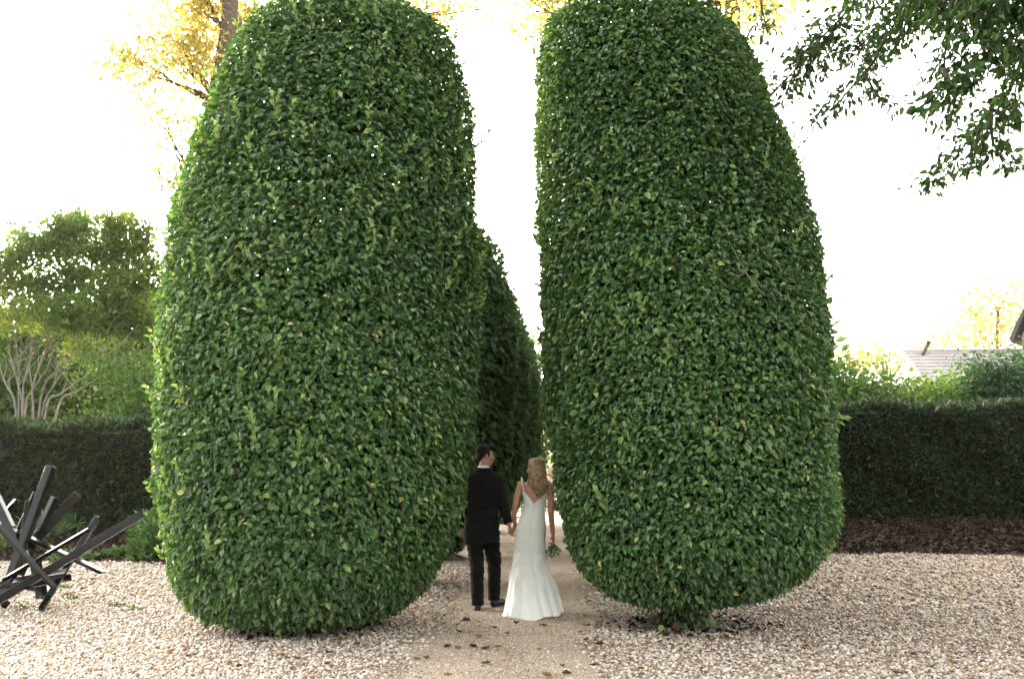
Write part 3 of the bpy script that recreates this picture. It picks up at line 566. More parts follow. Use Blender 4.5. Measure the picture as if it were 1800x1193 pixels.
# ------------------------------------------------------------------ houses
def house_tiled():
    Y = 48.0; a = P(1588, 618, Y); b = P(1745, 613, Y); lowz = P(1600, 660, Y)[2] - 1.0
    root = empty('house', ((a[0] + b[0]) / 2, Y + 3, 0)); tag(root, 'low house with grey tiled roof and thin vent pipe behind the shrubs', 'house')
    x0, x1 = a[0], b[0] + 4; zr = a[2]; ye = Y - 3.2; yr = Y
    mb = MB(); mb.box((x0 + .4, ye + .5, 0), (x1 - .4, Y + 3, lowz + .1)); mb.build('wall', M['plaster'], root, False)
    mb = MB(); V = [[x0 + .1, ye + .1, lowz - .05], [x1 - .1, ye + .1, lowz - .05], [x1 - .1, yr, zr - .14], [x0 + .1, yr, zr - .14], [x0 + .1, Y + 3.4, lowz - .05], [x1 - .1, Y + 3.4, lowz - .05]]
    mb.add(V, [(0, 1, 2, 3), (3, 2, 5, 4), (0, 3, 4), (1, 5, 2), (0, 4, 5, 1)]); rf = mb.build('roof', M['roof_tile'], root, False)
    nC = 12
    for i in range(nC):                       # overlapping tile courses
        f0, f1 = i / nC, (i + 1.15) / nC; f1 = min(f1, 1)
        y0_, z0_ = ye + (yr - ye) * f0, lowz + (zr - lowz) * f0; y1_, z1_ = ye + (yr - ye) * f1, lowz + (zr - lowz) * f1
        mb = MB(); V = [[x0, y0_, z0_ + .02], [x1, y0_, z0_ + .02], [x1, y0_, z0_ + .10], [x0, y0_, z0_ + .10], [x0, y1_, z1_ - .02], [x1, y1_, z1_ - .02], [x1, y1_, z1_ + .02], [x0, y1_, z1_ + .02]]
        mb.add(V, [(0, 1, 2, 3), (3, 2, 6, 7), (4, 7, 6, 5), (0, 4, 5, 1), (0, 3, 7, 4), (1, 5, 6, 2)]); mb.build('tile_course', M['roof_tile'], rf, False)
    mb = MB(); mb.tube([[x0 - .05, yr, zr + .03], [x1 + .05, yr, zr + .03]], .10, 8); mb.build('ridge', M['roof_tile'], rf)
    q0 = P(1622, 622, Y - .4); q1 = P(1632, 603, Y - .4); mb = MB(); mb.tube([q0 - [0, 0, .3], q0, q1], .09, 8); mb.tube([q1 - [0, 0, .02], q1 + [.02, 0, .1]], .12, 8); mb.build('vent_pipe', M['pipe'], rf)
    for q in (.2, .5, .8):
        xx = x0 + (x1 - x0) * q; mb = MB(); mb.box((xx - .5, ye + .44, 1.0), (xx + .5, ye + .52, 2.1)); wd = mb.build('window', M['shirt'], root, False)
        mb = MB(); mb.box((xx - .43, ye + .42, 1.07), (xx + .43, ye + .438, 2.03)); mb.build('pane', M['glass'], wd, False)
house_tiled()
def house_gable():
    Y = 42.0; e = P(1785, 588, Y); ap = P(1840, 470, Y); x0 = e[0]; xa = ap[0]; x1 = xa + (xa - x0); ze, za = e[2], ap[2]
    root = empty('house', (xa, Y, 0)); tag(root, 'shingled gable of a house at the very edge above the dark evergreen', 'house')
    mb = MB(); D = 7
    mb.add([[x0 + .3, Y, 0], [x1 - .3, Y, 0], [x1 - .3, Y, ze], [xa, Y, za - .2], [x0 + .3, Y, ze], [x0 + .3, Y + D, 0], [x1 - .3, Y + D, 0], [x1 - .3, Y + D, ze], [xa, Y + D, za - .2], [x0 + .3, Y + D, ze]],
           [(0, 1, 2, 3, 4), (9, 8, 7, 6, 5), (0, 5, 6, 1), (1, 6, 7, 2), (0, 4, 9, 5), (4, 3, 8, 9), (3, 2, 7, 8)])
    mb.build('wall', M['shingle'], root, False)
    root.rotation_euler.z = R(-38)
    for sx in (x0, x1):
        mb = MB(); dx = .12 if sx < xa else -.12
        mb.add([[sx, Y - .3, ze - .25], [xa, Y - .3, za], [xa, Y - .3, za + .16], [sx - dx, Y - .3, ze - .1], [sx, Y + D + .3, ze - .25], [xa, Y + D + .3, za], [xa, Y + D + .3, za + .16], [sx - dx, Y + D + .3, ze - .1]],
               [(0, 1, 2, 3), (7, 6, 5, 4), (0, 4, 5, 1), (3, 2, 6, 7), (0, 3, 7, 4), (1, 5, 6, 2)]); mb.build('roof', M['pipe'], root, False)
    mb = MB(); mb.box((xa - .5, Y - .05, ze - .4), (xa + .5, Y - .005, ze + .6)); wd = mb.build('window', M['shirt'], root, False)
    mb = MB(); mb.box((xa - .42, Y - .07, ze - .32), (xa + .42, Y - .052, ze + .52)); mb.build('pane', M['glass'], wd, False)
house_gable()

# ------------------------------------------------------------------ end of the alley: iron fence and white-flowered shrubs
fr = empty('iron_fence', (-.5, 36.8, 0)); tag(fr, 'dark iron fence of thin upright bars at the far end of the alley', 'fence')
for z in (.18, .95):
    mb = MB(); mb.box((-4, 36.78, z - .025), (3, 36.82, z + .025)); mb.build('rail', M['iron'], fr, False)
bar = MB(); bar.box((-.016, -.016, 0), (.016, .016, 1.1)); bar.tube([[0, 0, 1.1], [0, 0, 1.16]], [.02, .003], 6); bme = bar.mesh('bar', M['iron'], False)
for k in range(47):
    o = bpy.data.objects.new('bar', bme); link(o, fr); o.location = (-3.4 + k * .145, 0, 0)
def hydrangea(px, Y, pyt, heads, label):
    root, b, hh = shrub('hydrangea_shrub', label, px, pyt, Y, .75, 0, 2600, .14, M['bedplant'])
    for hx, hy, rr in heads:
        c = P(hx, hy, Y - .6); n = 70; d = unit(rng.normal(0, 1, (n, 3))); rr = rr * 1.35 * Y / F
        h = mobj('flower_head', leaves_mesh('flower_head', c + d * rr * .6, d + rnd(n, .5), d + rnd(n, .4), np.full(n, rr * .7), np.full(n, rr * .6), rng.random(n), M['cream_flower'], .1), root)
hydrangea(893, 38, 846, [(894, 866, 5), (899, 872, 7), (905, 870, 6), (889, 873, 5), (918, 880, 5), (912, 868, 4)], 'white flowered shrub seen between the groom and the bride')
hydrangea(980, 37.8, 812, [(972, 816, 6), (977, 828, 8), (975, 842, 8), (981, 836, 6), (974, 857, 6), (983, 858, 7), (966, 832, 6), (980, 848, 5), (978, 820, 5)], 'white and peach flowered shrub seen past the bride\'s hair')

# ------------------------------------------------------------------ overhanging tree, top corner
def overhang():
    root = empty('overhanging_tree', (9.5, 7.5, 0)); tag(root, 'dark green branches of a tree hanging into the upper corner beside the bride\'s column', 'tree')
    tp = np.array([[9.5, 7.5, -.1], [9.4, 7.6, 2], [9.2, 7.8, 4.5], [8.8, 8.2, 7], [8.6, 8.4, 9]]); mb = MB(); mb.tube(tp, [.38, .32, .28, .2, .1], 12); mb.build('trunk', M['bark'], root)
    limb = MB(); LP, LT, LN, LZ = [], [], [], []
    def spray(pts, Y, width, n, L=.066, droop=.4):
        """a hanging branch along photo points, leaves to both sides of its twigs"""
        w = np.array([P(x, y, Y + (i * .12)) for i, (x, y) in enumerate(pts)])
        limb.tube(w, np.linspace(.016, .004, len(w)), 5)
        seg = rng.uniform(0, len(w) - 1.001, n); i = seg.astype(int); f = (seg - i)[:, None]
        base = w[i] * (1 - f) + w[i + 1] * f; d = unit(w[i + 1] - w[i]); wd = width * Y / F
        off = rng.normal(0, 1, (n, 3)) * np.array([wd, wd * .9, wd * .55])
        LP.append(base + off); LT.append(d * .4 + unit(off) * .7 + np.array([0, 0, -droop]) + rnd(n, .45)); LN.append(rnd(n, .6) + np.array([0, -.35, .5])); LZ.append(L * np.exp(rng.normal(0, .22, n)))
        for j in range(max(2, n // 6)):
            limb.tube([base[j], base[j] + off[j]], [.004, .002], 4)
        return w
    S = [([(1560, -60), (1500, 10), (1450, 60), (1400, 110)], 9, 26, 230), ([(1410, 90), (1395, 130), (1372, 185)], 9, 14, 80), ([(1440, 70), (1420, 110), (1408, 165)], 9, 13, 100), ([(1480, 40), (1440, 80), (1350, 170)], 9.2, 14, 80),
         ([(1560, 60), (1535, 110), (1500, 150), (1470, 185), (1425, 215)], 8.6, 14, 190), ([(1520, 130), (1540, 165), (1570, 190)], 8.6, 9, 55), ([(1450, 110), (1450, 128), (1448, 142)], 9, 6, 12),
         ([(1700, -60), (1620, 0), (1560, 40), (1500, 90), (1440, 95)], 8.8, 26, 360), ([(1600, 10), (1590, 50), (1560, 90)], 8.6, 20, 150),
         ([(1680, -40), (1670, 40), (1660, 100), (1660, 150), (1625, 205)], 7.6, 20, 260), ([(1660, 120), (1680, 170), (1672, 215)], 7.5, 15, 110), ([(1700, 120), (1705, 155)], 7.4, 8, 30),
         ([(1720, -40), (1720, 40), (1730, 90), (1740, 110)], 7.4, 24, 260), ([(1640, -30), (1650, 20), (1700, 30)], 7.8, 30, 300), ([(1760, -50), (1770, 10), (1790, 40)], 7.2, 34, 330), ([(1560, -40), (1620, -10), (1720, 10)], 8.2, 34, 420),
         ([(1830, 30), (1800, 90), (1780, 150), (1750, 200), (1700, 250), (1660, 300), (1622, 332)], 7.8, 15, 300), ([(1740, 210), (1745, 250), (1760, 280), (1785, 298)], 7.8, 13, 110), ([(1830, 90), (1790, 120), (1780, 200)], 7.6, 18, 130), ([(1740, 190), (1790, 215), (1830, 210)], 7.8, 10, 70), ([(1720, 230), (1712, 280), (1700, 305)], 7.9, 10, 50),
         ([(1830, -20), (1790, 50), (1780, 100)], 7.2, 26, 200), ([(1335, -20), (1340, 20), (1350, 60)], 9.6, 12, 50)]
    anchor = np.array([8.8, 8.2, 6.6])
    for pts, Y, wd, n in S:
        w_ = spray(pts, Y, wd, int(n * (1.75 if wd >= 24 else 1.45)))
    # a few boughs carry the sprays from the trunk
    for (x, y, Y) in ((1560, -60, 9), (1700, -60, 8.6), (1830, 30, 7.8), (1760, -50, 7.3), (1680, -40, 7.6)):
        e = P(x, y, Y); limb.tube(bent(anchor + rng.normal(0, .1, 3), e, 6, .04), np.linspace(.09, .018, 6), 7)
    # unseen rest of the crown, enlarged over the court to block sky light
    n = 15000; c = np.array([7.0, 4.0, 10.0]); k = 260; sub = c + unit(rng.normal(0, 1, (k, 3))) * (rng.random((k, 1)) ** .45) * np.array([6.5, 8.0, 2.4])
    p = sub[rng.integers(0, k, n)] + rng.normal(0, 1, (n, 3)) * [.55, .55, .3]
    zmin = 1.6 + (p[:, 1]) * .55 + .6; p[:, 2] = np.where(p[:, 1] > .5, np.maximum(p[:, 2], zmin), p[:, 2])
    cr = leaves_mesh('crown', p, rnd(n, .6) + np.array([0, 0, -.5]), rnd(n, .5) + np.array([0, 0, .8]), .26 * np.exp(rng.normal(0, .2, n)), np.full(n, .16), rng.random(n), M['oak'], .2, True)
    o = mobj('crown', cr, root); o['kind'] = 'stuff'
    for j in range(16):
        limb.tube(bent(anchor + [0, 0, .8], c + rng.normal(0, 1, 3) * [3.0, 3.6, .6] + [0, 0, .8], 6, .06), np.linspace(.09, .015, 6), 6)
    limb.build('limbs', M['bark'], root)
    p, t, nn, L = np.concatenate(LP), np.concatenate(LT), np.concatenate(LN), np.concatenate(LZ); n = len(p); tint = rng.beta(2, 2.4, n)
    order = np.argsort(-L / p[:, 1]); big = order[:300]; rest = order[300:]
    o = mobj('foliage', leaves_mesh('foliage', p[rest], t[rest], nn[rest], L[rest], L[rest] * .48, tint[rest], M['oak'], .2), root); o['kind'] = 'stuff'
    protos = [leaf_proto(1, .46 + .03 * (i % 3), ti, M['oak'], .18) for i, ti in enumerate((.15, .3, .4, .5, .6, .7, .85))]
    scatter_leaf_objects(root, p[big], t[big], nn[big], L[big], protos)
overhang()

# ------------------------------------------------------------------ black steel sculpture
def sculpture():
    base = G(40, 1062); root = empty('steel_sculpture', tuple(base)); tag(root, 'black abstract sculpture of crossed steel bars standing on the pebbles', 'sculpture')
    def beam(a, b, w_, t_, roll=0.0, cut=0.0):
        w_, t_ = w_ * .82, t_ * .82; A, B = P(*a), P(*b); d = unit(B - A); up = np.array([0, 0, 1.]); s = unit(np.cross(d, up)); u = np.cross(s, d)
        c, sn = math.cos(R(roll)), math.sin(R(roll)); s2, u2 = s * c + u * sn, -s * sn + u * c
        V = []
        for q, e in ((A, -1), (B, 1)):
            for i, j in ((-1, -1), (1, -1), (1, 1), (-1, 1)): V.append(q + s2 * i * w_ / 2 + u2 * j * t_ / 2 + d * e * j * cut * t_)
        bm = bmesh.new(); vs_ = [bm.verts.new(v) for v in V]
        for f in ((3, 2, 1, 0), (4, 5, 6, 7), (0, 1, 5, 4), (1, 2, 6, 5), (2, 3, 7, 6), (3, 0, 4, 7)): bm.faces.new([vs_[k] for k in f])
        bmesh.ops.recalc_face_normals(bm, faces=bm.faces); bmesh.ops.bevel(bm, geom=bm.edges[:], offset=.004, segments=1, affect='EDGES')
        me = bpy.data.meshes.new('bar'); bm.to_mesh(me); bm.free(); me.materials.append(M['steel']); mobj('bar', me, root)
    beam((-40, 1077, 10.7), (250, 903, 11.3), .09, .105, 10)
    beam((-60, 893, 11.9), (182, 1006, 11.2), .10, .05, 0, .5)
    beam((90, 819, 11.6), (6, 1050, 11.2), .11, .11, 25)
    beam((-20, 905, 11.0), (96, 1032, 10.75), .075, .045, -12)
    beam((171, 909, 11.9), (72, 1071, 11.05), .075, .085, 30)
    beam((156, 930, 11.3), (-10, 1028, 11.0), .05, .05, 20)
    beam((62, 864, 11.8), (30, 935, 11.7), .03, .10, 60)
    beam((136, 868, 11.9), (50, 962, 11.8), .03, .14, 8)
    beam((97, 874, 12.1), (34, 1010, 11.9), .10, .10, 30)
    beam((-12, 866, 11.7), (45, 985, 11.5), .12, .12, 20)
    beam((-60, 1046, 11.3), (124, 1014, 11.5), .10, .09, 15)
    beam((24, 1021, 11.1), (117, 1004, 11.2), .17, .03, -20)
    beam((62, 985, 11.9), (74, 1049, 11.75), .12, .12, 20)
    beam((-90, 960, 12.2), (10, 1062, 11.1), .10, .10, 35)
    beam((-120, 850, 11.8), (-5, 1000, 11.6), .10, .10, 10)
    beam((-140, 1070, 11.2), (30, 880, 12.2), .09, .09, 20)
    beam((50, 880, 11.5), (35, 1000, 11.4), .08, .08, 15)
    beam((-100, 1005, 11.0), (60, 1035, 10.9), .08, .05, 5)
sculpture()

# ------------------------------------------------------------------ bed plants by the hedge and column
def plant(px, py, h, n, Ls, label, spread=.25, slim=.3, mat='bedplant', grp='low plants in the soil bed'):
    b = G(px, py, .02); b[2] = max(.0, (b[1] - 16.8) * .085) if px < 700 else 0; root = empty('bed_plant', tuple(b)); tag(root, label, 'plant', grp)
    a_ = rng.uniform(0, 6.28, n); rr = rng.random(n) ** .6 * spread; z = rng.random(n) * h * (1 - .5 * rr / spread)
    p = b + np.stack([rr * np.cos(a_), rr * np.sin(a_), z], 1); out = np.stack([np.cos(a_), np.sin(a_), np.full(n, .9)], 1)
    L = Ls * np.exp(rng.normal(0, .25, n)); f = mobj('leaf_mass', leaves_mesh('leaf_mass', p, out + rnd(n, .4), rnd(n, .4) + np.array([0, -.2, .8]), L, L * slim, rng.random(n), M[mat], .2), root); f['kind'] = 'stuff'
    mb = MB()
    for j in range(7):
        e = b + np.array([rng.normal(0, spread * .6), rng.normal(0, spread * .6), h * .9]); mb.tube([b - [0, 0, .03], (b + e) / 2 + rng.normal(0, .02, 3), e], [.006, .005, .002], 4)
    mb.build('stems', M['twig'], root)
plant(262, 985, .95, 420, .13, 'leafy plant with upright stems touching the column nearest the sculpture', .32, .45)
plant(248, 965, .6, 240, .11, 'smaller leafy plant just left of the column foot', .28, .45)
for px, py, h, sp, lab in ((70, 965, .55, .5, 'grey green tuft seen through the sculpture bars'), (105, 960, .5, .45, 'green tuft beneath the pale slanted bar'), (140, 952, .6, .4, 'tall grassy tuft against the hedge right of the sculpture'), (165, 948, .62, .3, 'grassy tuft near the tip of the long bar'), (20, 975, .5, .5, 'green tuft at the picture edge behind the sculpture'), (128, 985, .22, .4, 'low grey green tuft at the edge of the soil'), (215, 980, .15, .3, 'tiny weed at the gravel edge')):
    plant(px, py, h, 300, .16 if h > .3 else .07, lab, sp, .16 if h > .3 else .4)

def litter(x0, x1, y0, y1, h, n, label):
    x = rng.uniform(x0, x1, n); y = y0 + (y1 - y0) * rng.random(n); z = (y - y0 - .25 * np.sin(x * 1.3)) / (y1 - y0) * h
    z = np.maximum(z, .0) + .035 + abs(rng.normal(0, .015, n)); p = np.stack([x, y, z], 1); t = rnd(n, 1) * [1, 1, .3]; L = .085 * np.exp(rng.normal(0, .3, n))
    o = mobj('leaf_litter_and_shade', leaves_mesh('leaf_litter_and_shade', p, t, rnd(n, .45) + np.array([0, 0, 1]), L, L * .6, rng.random(n) ** 1.3, M['litter'], .5)); tag(o, label, 'leaf litter', None, 'stuff')
litter(4.4, 15, 19.0, 24, .42, 9000, 'brown dead leaves covering the bed below the hedge')
for cx_, cy_, lab in ((-2.65, 10.05, 'dark leaves added to deepen the shade under the column nearest the sculpture'), (1.2, 10.35, 'dark rotting leaves round the trunk foot of the bride\'s column')):  # dark leaves laid in to imitate contact shade under both columns
    n = 200; rr = np.sqrt(rng.random(n)) * .7 * (1 + .15 * rng.normal(0, 1, n)); a_ = rng.uniform(0, 6.28, n); p = np.stack([cx_ + rr * np.cos(a_), cy_ + rr * np.sin(a_), .03 + abs(rng.normal(0, .012, n))], 1)
    L = .055 * np.exp(rng.normal(0, .3, n)); o = mobj('leaf_litter_and_shade', leaves_mesh('leaf_litter_and_shade', p, rnd(n, 1) * [1, 1, .3], rnd(n, .4) + np.array([0, 0, 1]), L, L * .6, rng.random(n) ** 1.5, M['litter'], .5)); tag(o, lab, 'leaf litter', None, 'stuff')
litter(-14, -4.2, 16.7, 20, .30, 3500, 'dead leaves scattered on the soil behind the sculpture')
for px, py, lab in ((165, 1003, 'weed tuft in the pebbles right of the short bar tip'), (112, 1032, 'weed tuft beside the foot of the sculpture'), (128, 1052, 'weed tuft on the pebbles in front of the sculpture foot'), (203, 1066, 'weed tuft on open pebbles, right of the sculpture'), (238, 1072, 'weed tuft on pebbles nearest the column foot'), (40, 1068, 'weed tuft under the long bar of the sculpture')):
    plant(px, py, .06, 30, .045, lab, .09, .3, grp='weeds in the pebbles')
# ------------------------------------------------------------------ fallen leaves
def fallen(px, py, s, label, group, z=.03):
    c = G(px, py, z); k = 7; t = np.linspace(0, 1, k); ang = rng.uniform(0, 6.28); curl = rng.uniform(.25, .7); V = []
    wv = np.sin(np.pi * t ** .8) * .30
    for i in range(k):
        for sgn in (-1, 0, 1): V.append([(t[i] - .5), sgn * wv[i], curl * ((t[i] - .5) ** 2) + (abs(sgn) * wv[i] * rng.uniform(.3, 1.1))])
    V = np.array(V) * s; cs, sn = math.cos(ang), math.sin(ang); V = V @ np.array([[cs, sn, 0], [-sn, cs, 0], [0, 0, 1]]); V[:, 2] -= V[:, 2].min()
    Fs = [(i * 3 + j, i * 3 + j + 1, i * 3 + 4 + j, i * 3 + 3 + j) for i in range(k - 1) for j in (0, 1)]
    me = raw_mesh('fallen_leaf', V, np.array(Fs).ravel(), 4, M['dead'], True, np.full(len(V), rng.random()))
    o = bpy.data.objects.new('fallen_leaf', me); o.location = c; link(o); tag(o, label, 'leaf', group)
pl = [(700, 275), (790, 290), (1050, 295), (1525, 245), (660, 355), (790, 385), (570, 455), (650, 465), (750, 455), (830, 468), (1205, 475), (1485, 355), (1525, 408), (1615, 440), (365, 540), (430, 530), (835, 570), (1365, 585), (1585, 585), (580, 650), (1395, 640), (1260, 655), (985, 365), (900, 325), (560, 240), (1240, 310), (1540, 310), (920, 455)]
for x, y in pl: fallen(640 + x / 3.913, 1020 + y / 3.913, rng.uniform(.06, .11), 'brown curled leaf fallen on the tan path', 'fallen leaves on the path')
for k in range(48):
    px, py = (rng.uniform(1080, 1790), rng.uniform(1000, 1185)) if k < 34 else (rng.uniform(20, 640), rng.uniform(1080, 1185))
    if k < 34 and py < 1065 and px < 1430: py = rng.uniform(1110, 1185)
    if k >= 34 and px > 300 and py < 1130: py = rng.uniform(1145, 1185)
    fallen(px, py, rng.uniform(.05, .09), 'brown curled leaf fallen among the white pebbles', 'fallen leaves on the pebbles', .04)

# ------------------------------------------------------------------ people
def hand_parts(mb, wrist, palm_dir, thumb_dir, curl_dir, s=1.0):
    """palm, four unequal bent fingers and a thumb; curl_dir is where the finger tips bend to"""
    w0 = np.array(wrist, float); d = unit(np.array(palm_dir, float)); th = np.array(thumb_dir, float); th = unit(th - d * (th @ d)); cu = np.array(curl_dir, float); cu = unit(cu - d * (cu @ d))
    for k in (-1, -.33, .33, 1): mb.tube([w0 - d * .01, w0 + d * .045 * s + th * .018 * k * s, w0 + d * .085 * s + th * .03 * k * s], [.018 * s, .016 * s, .013 * s], 8)
    for k, ln in ((-1, .062), (-.33, .075), (.33, .082), (1, .074)):
        b = w0 + d * .085 * s + th * .030 * k * s; m = b + unit(d * .75 + cu * .65) * ln * .5 * s; e = m + unit(d * .1 + cu) * ln * .5 * s
        mb.tube([b - d * .01, b, m, e], [.0105 * s, .0105 * s, .0095 * s, .008 * s], 7)
    b = w0 + d * .02 * s + th * .022 * s; m = b + unit(d * .6 + th * .8 + cu * .2) * .04 * s; e = m + unit(d * .8 + th * .1 + cu * .6) * .034 * s
    mb.tube([b, m, e], [.014 * s, .0115 * s, .009 * s], 7)
def head_parts(mb, H, s=1.0):
    """H maps head space (y forward, z up, origin between the ears) to the world"""
    def E(c, r): mb.ellipsoid(H(c), np.array(r) * s, H.R)
    E((0, -.018, .035), (.074, .096, .086)); E((0, .03, -.028), (.061, .066, .085)); E((0, .052, -.092), (.036, .036, .026)); E((0, .03, -.085), (.05, .05, .03))
    E((0, .083, .020), (.048, .014, .011)); E((.034, .068, -.025), (.022, .02, .02)); E((-.034, .068, -.025), (.022, .02, .02))
    mb.tube([H((0, .09, .014)), H((0, .102, -.008)), H((0, .116, -.028))], [.008 * s, .010 * s, .0125 * s], 8); E((0, .102, -.034), (.017, .012, .008))
    E((0, .090, -.056), (.023, .011, .006)); E((0, .088, -.067), (.021, .011, .007))
    for k in (-1, 1): E((.075 * k, -.012, -.008), (.011, .020, .031))
from mathutils import noise as mnoise
def wrinkle(me, amp, freq, squash=(1, 1, 1), mask=None):
    me.update(); co = [v.co.copy() for v in me.vertices]; no = [v.normal.copy() for v in me.vertices]
    for v, c, n in zip(me.vertices, co, no):
        q = Vector((c.x * squash[0], c.y * squash[1], c.z * squash[2])) * freq
        h = 1 - abs(mnoise.noise(q)) * 2.2 + .5 * mnoise.noise(q * 2.3)
        v.co = c + n * amp * h * (mask(c) if mask else 1)
    me.update(); return me
class Head:
    def __init__(s, c, yaw, tilt=0, roll=0, sc=1.0):
        s.c = np.array(c, float); s.R = np.array((Matrix.Rotation(yaw, 3, 'Z') @ Matrix.Rotation(roll, 3, 'Y') @ Matrix.Rotation(tilt, 3, 'X'))); s.sc = sc
    def __call__(s, p): return s.c + s.R @ (np.array(p, float) * s.sc)

def groom():
    Y = 11.40; O = P(846, 1068, Y); O[2] = .02; K = lambda x, y, z: O + np.array([x, y, z])
    root_loc = O.copy()
    Hd = Head(K(.035, .03, 1.715), R(-66), R(-4), 0, 1.02)
    mb = MB(); head_parts(mb, Hd, 1.02)
    mb.tube([K(.03, .02, 1.66), K(.02, .0, 1.58), K(.0, -.01, 1.48)], [.054, .056, .075], 12)
    mb.loft([(O[2] + z, O[0], O[1], rx, ry) for z, rx, ry in ((.86, .14, .09), (1.0, .14, .09), (1.25, .165, .095), (1.42, .17, .085), (1.50, .09, .06))])
    mb.tube([K(.15, 0, 1.42), K(.235, -.04, 1.17), K(.315, -.09, .95)], [.055, .042, .03], 10); mb.tube([K(-.15, 0, 1.42), K(-.25, -.01, 1.15), K(-.25, .1, .92)], [.055, .042, .03], 10)
    hand_parts(mb, K(.318, -.092, .935), (.12, -.02, -1), (0, 1, .1), (1, 0, 0), 1.02)
    hand_parts(mb, K(-.25, .105, .90), (0, .1, -1), (.2, 1, 0), (1, 0, 0), 1.02)
    for sx, pts in ((-1, [K(-.08, 0, .88), K(-.045, -.01, .5), K(-.035, -.03, .1)]), (1, [K(.08, 0, .88), K(.13, .16, .5), K(.125, .22, .12)])): mb.tube(pts, [.075, .05, .04], 10)
    me = mb.organic('person', M['skin2'], .008, 1); body = mobj('person', me, None, root_loc)
    tag(body, 'man in a black suit walking away, head turned towards the bride, holding her hand', 'person')
    # jacket
    mb = MB(); mb.loft([(O[2] + z, O[0] + cx, O[1] + cyy, rx, ry) for z, cx, cyy, rx, ry in ((.735, .0, .0, .205, .135), (.80, .0, 0, .205, .138), (.92, 0, 0, .198, .137), (1.06, 0, 0, .184, .128), (1.2, 0, .0, .20, .136), (1.34, .0, -.005, .218, .138), (1.43, 0, -.005, .215, .118), (1.485, .005, -.005, .185, .095), (1.525, .012, 0, .125, .08), (1.572, .018, .0, .080, .072))], 32, 2.5)
    for sx in (-1, 1): mb.ellipsoid(K(.182 * sx, -.005, 1.43), (.068, .072, .062))
    mb.tube([K(.185, 0, 1.44), K(.215, -.02, 1.30), K(.243, -.04, 1.17), K(.28, -.06, 1.06), K(.312, -.088, .958)], [.072, .069, .060, .055, .047], 14)
    mb.tube([K(-.185, 0, 1.44), K(-.235, -.005, 1.28), K(-.26, -.01, 1.15), K(-.26, .05, 1.03), K(-.252, .1, .93)], [.072, .069, .060, .055, .047], 14)
    jk = mobj('jacket', wrinkle(mb.organic('jacket', M['suit'], .009, 3), .007, 7, (1, 1, 1.5)), body)
    # trousers
    mb = MB(); mb.loft([(O[2] + z, O[0] + .005, O[1], rx, ry) for z, rx, ry in ((.76, .165, .115), (.85, .178, .125), (.98, .168, .118))], 24)
    mb.tube([K(-.085, .0, .86), K(-.07, 0, .68), K(-.048, -.012, .48), K(-.042, -.03, .28), K(-.036, -.035, .055)], [.105, .092, .078, .070, .066], 14)
    mb.tube([K(.09, .0, .86), K(.11, .08, .68), K(.132, .17, .49), K(.13, .20, .28), K(.125, .23, .085)], [.105, .092, .078, .070, .066], 14)
    mobj('trousers', wrinkle(mb.organic('trousers', M['suit'], .009, 3), .007, 8, (1, 1, 1.8)), body)
    for pts in ([K(-.036, -.10, .032), K(-.036, -.03, .045), K(-.04, .06, .042), K(-.045, .14, .032), K(-.048, .19, .025)], [K(.115, .175, .060), K(.14, .22, .062), K(.18, .29, .050), K(.222, .355, .036), K(.242, .385, .028)]):
        mb = MB(); mb.tube(pts, [.034, .042, .042, .042, .026], 12); mb.ellipsoid(pts[0], (.036, .036, .030)); mb.tube([pts[1], pts[1] + [0, 0, .07]], [.042, .040], 10)
        a, b = pts[0], pts[-1]; mb.tube([a - [0, 0, .022], (a + b) / 2 - [0, 0, .030], b - [0, 0, .014]], [.036, .034, .024], 8)
        mobj('shoe', mb.organic('shoe', M['leather'], .006, 2), body)
    # collar
    mb = MB(); seg = 28; V = []; Fs = []
    for z, r_ in ((1.545, .074), (1.588, .066), (1.590, .061), (1.55, .062)):
        for j in range(seg):
            a_ = 2 * math.pi * j / seg; V.append(K(.02 + r_ * math.cos(a_), .0 + r_ * math.sin(a_), z - .012 * math.sin(a_)))
    for i in range(3):
        for j in range(seg): j2 = (j + 1) % seg; Fs.append((i * seg + j, i * seg + j2, (i + 1) * seg + j2, (i + 1) * seg + j))
    mb.add(V, Fs); mb.build('shirt_collar', M['shirt'], body)
    # short dark hair
    mb = MB()
    def E(c, r): mb.ellipsoid(Hd(c), np.array(r) * 1.02, Hd.R)
    E((0, -.028, .052), (.080, .098, .082)); E((0, -.070, .0), (.066, .046, .072)); E((0, .045, .100), (.060, .050, .032)); E((.03, .068, .095), (.034, .028, .024)); E((-.03, .06, .098), (.034, .028, .024))
    for k in (-1, 1): E((.068 * k, -.03, .03), (.016, .045, .05)); E((.070 * k, .018, .015), (.008, .012, .03))
    for j in range(120):
        u = unit(rng.normal(0, 1, 3) + [0, -.2, .9]); c = np.array([0, -.028, .05]) + u * np.array([.078, .096, .080]); e = c + np.array([rng.normal(0, .01), .022, .008]) * 1.1
        mb.tube([Hd(c), Hd(e)], [.007, .003], 5)
    mobj('hair', mb.organic('hair', M['dark_hair'], .005, 1), body)
    for k in (-1, 1): mb = MB(); mb.ellipsoid(Hd((.031 * k, .082, .002)), (.011, .009, .006), Hd.R); mb.build('eye', M['eye'], body)
    return K(.335, -.095, .87)
HAND = groom()

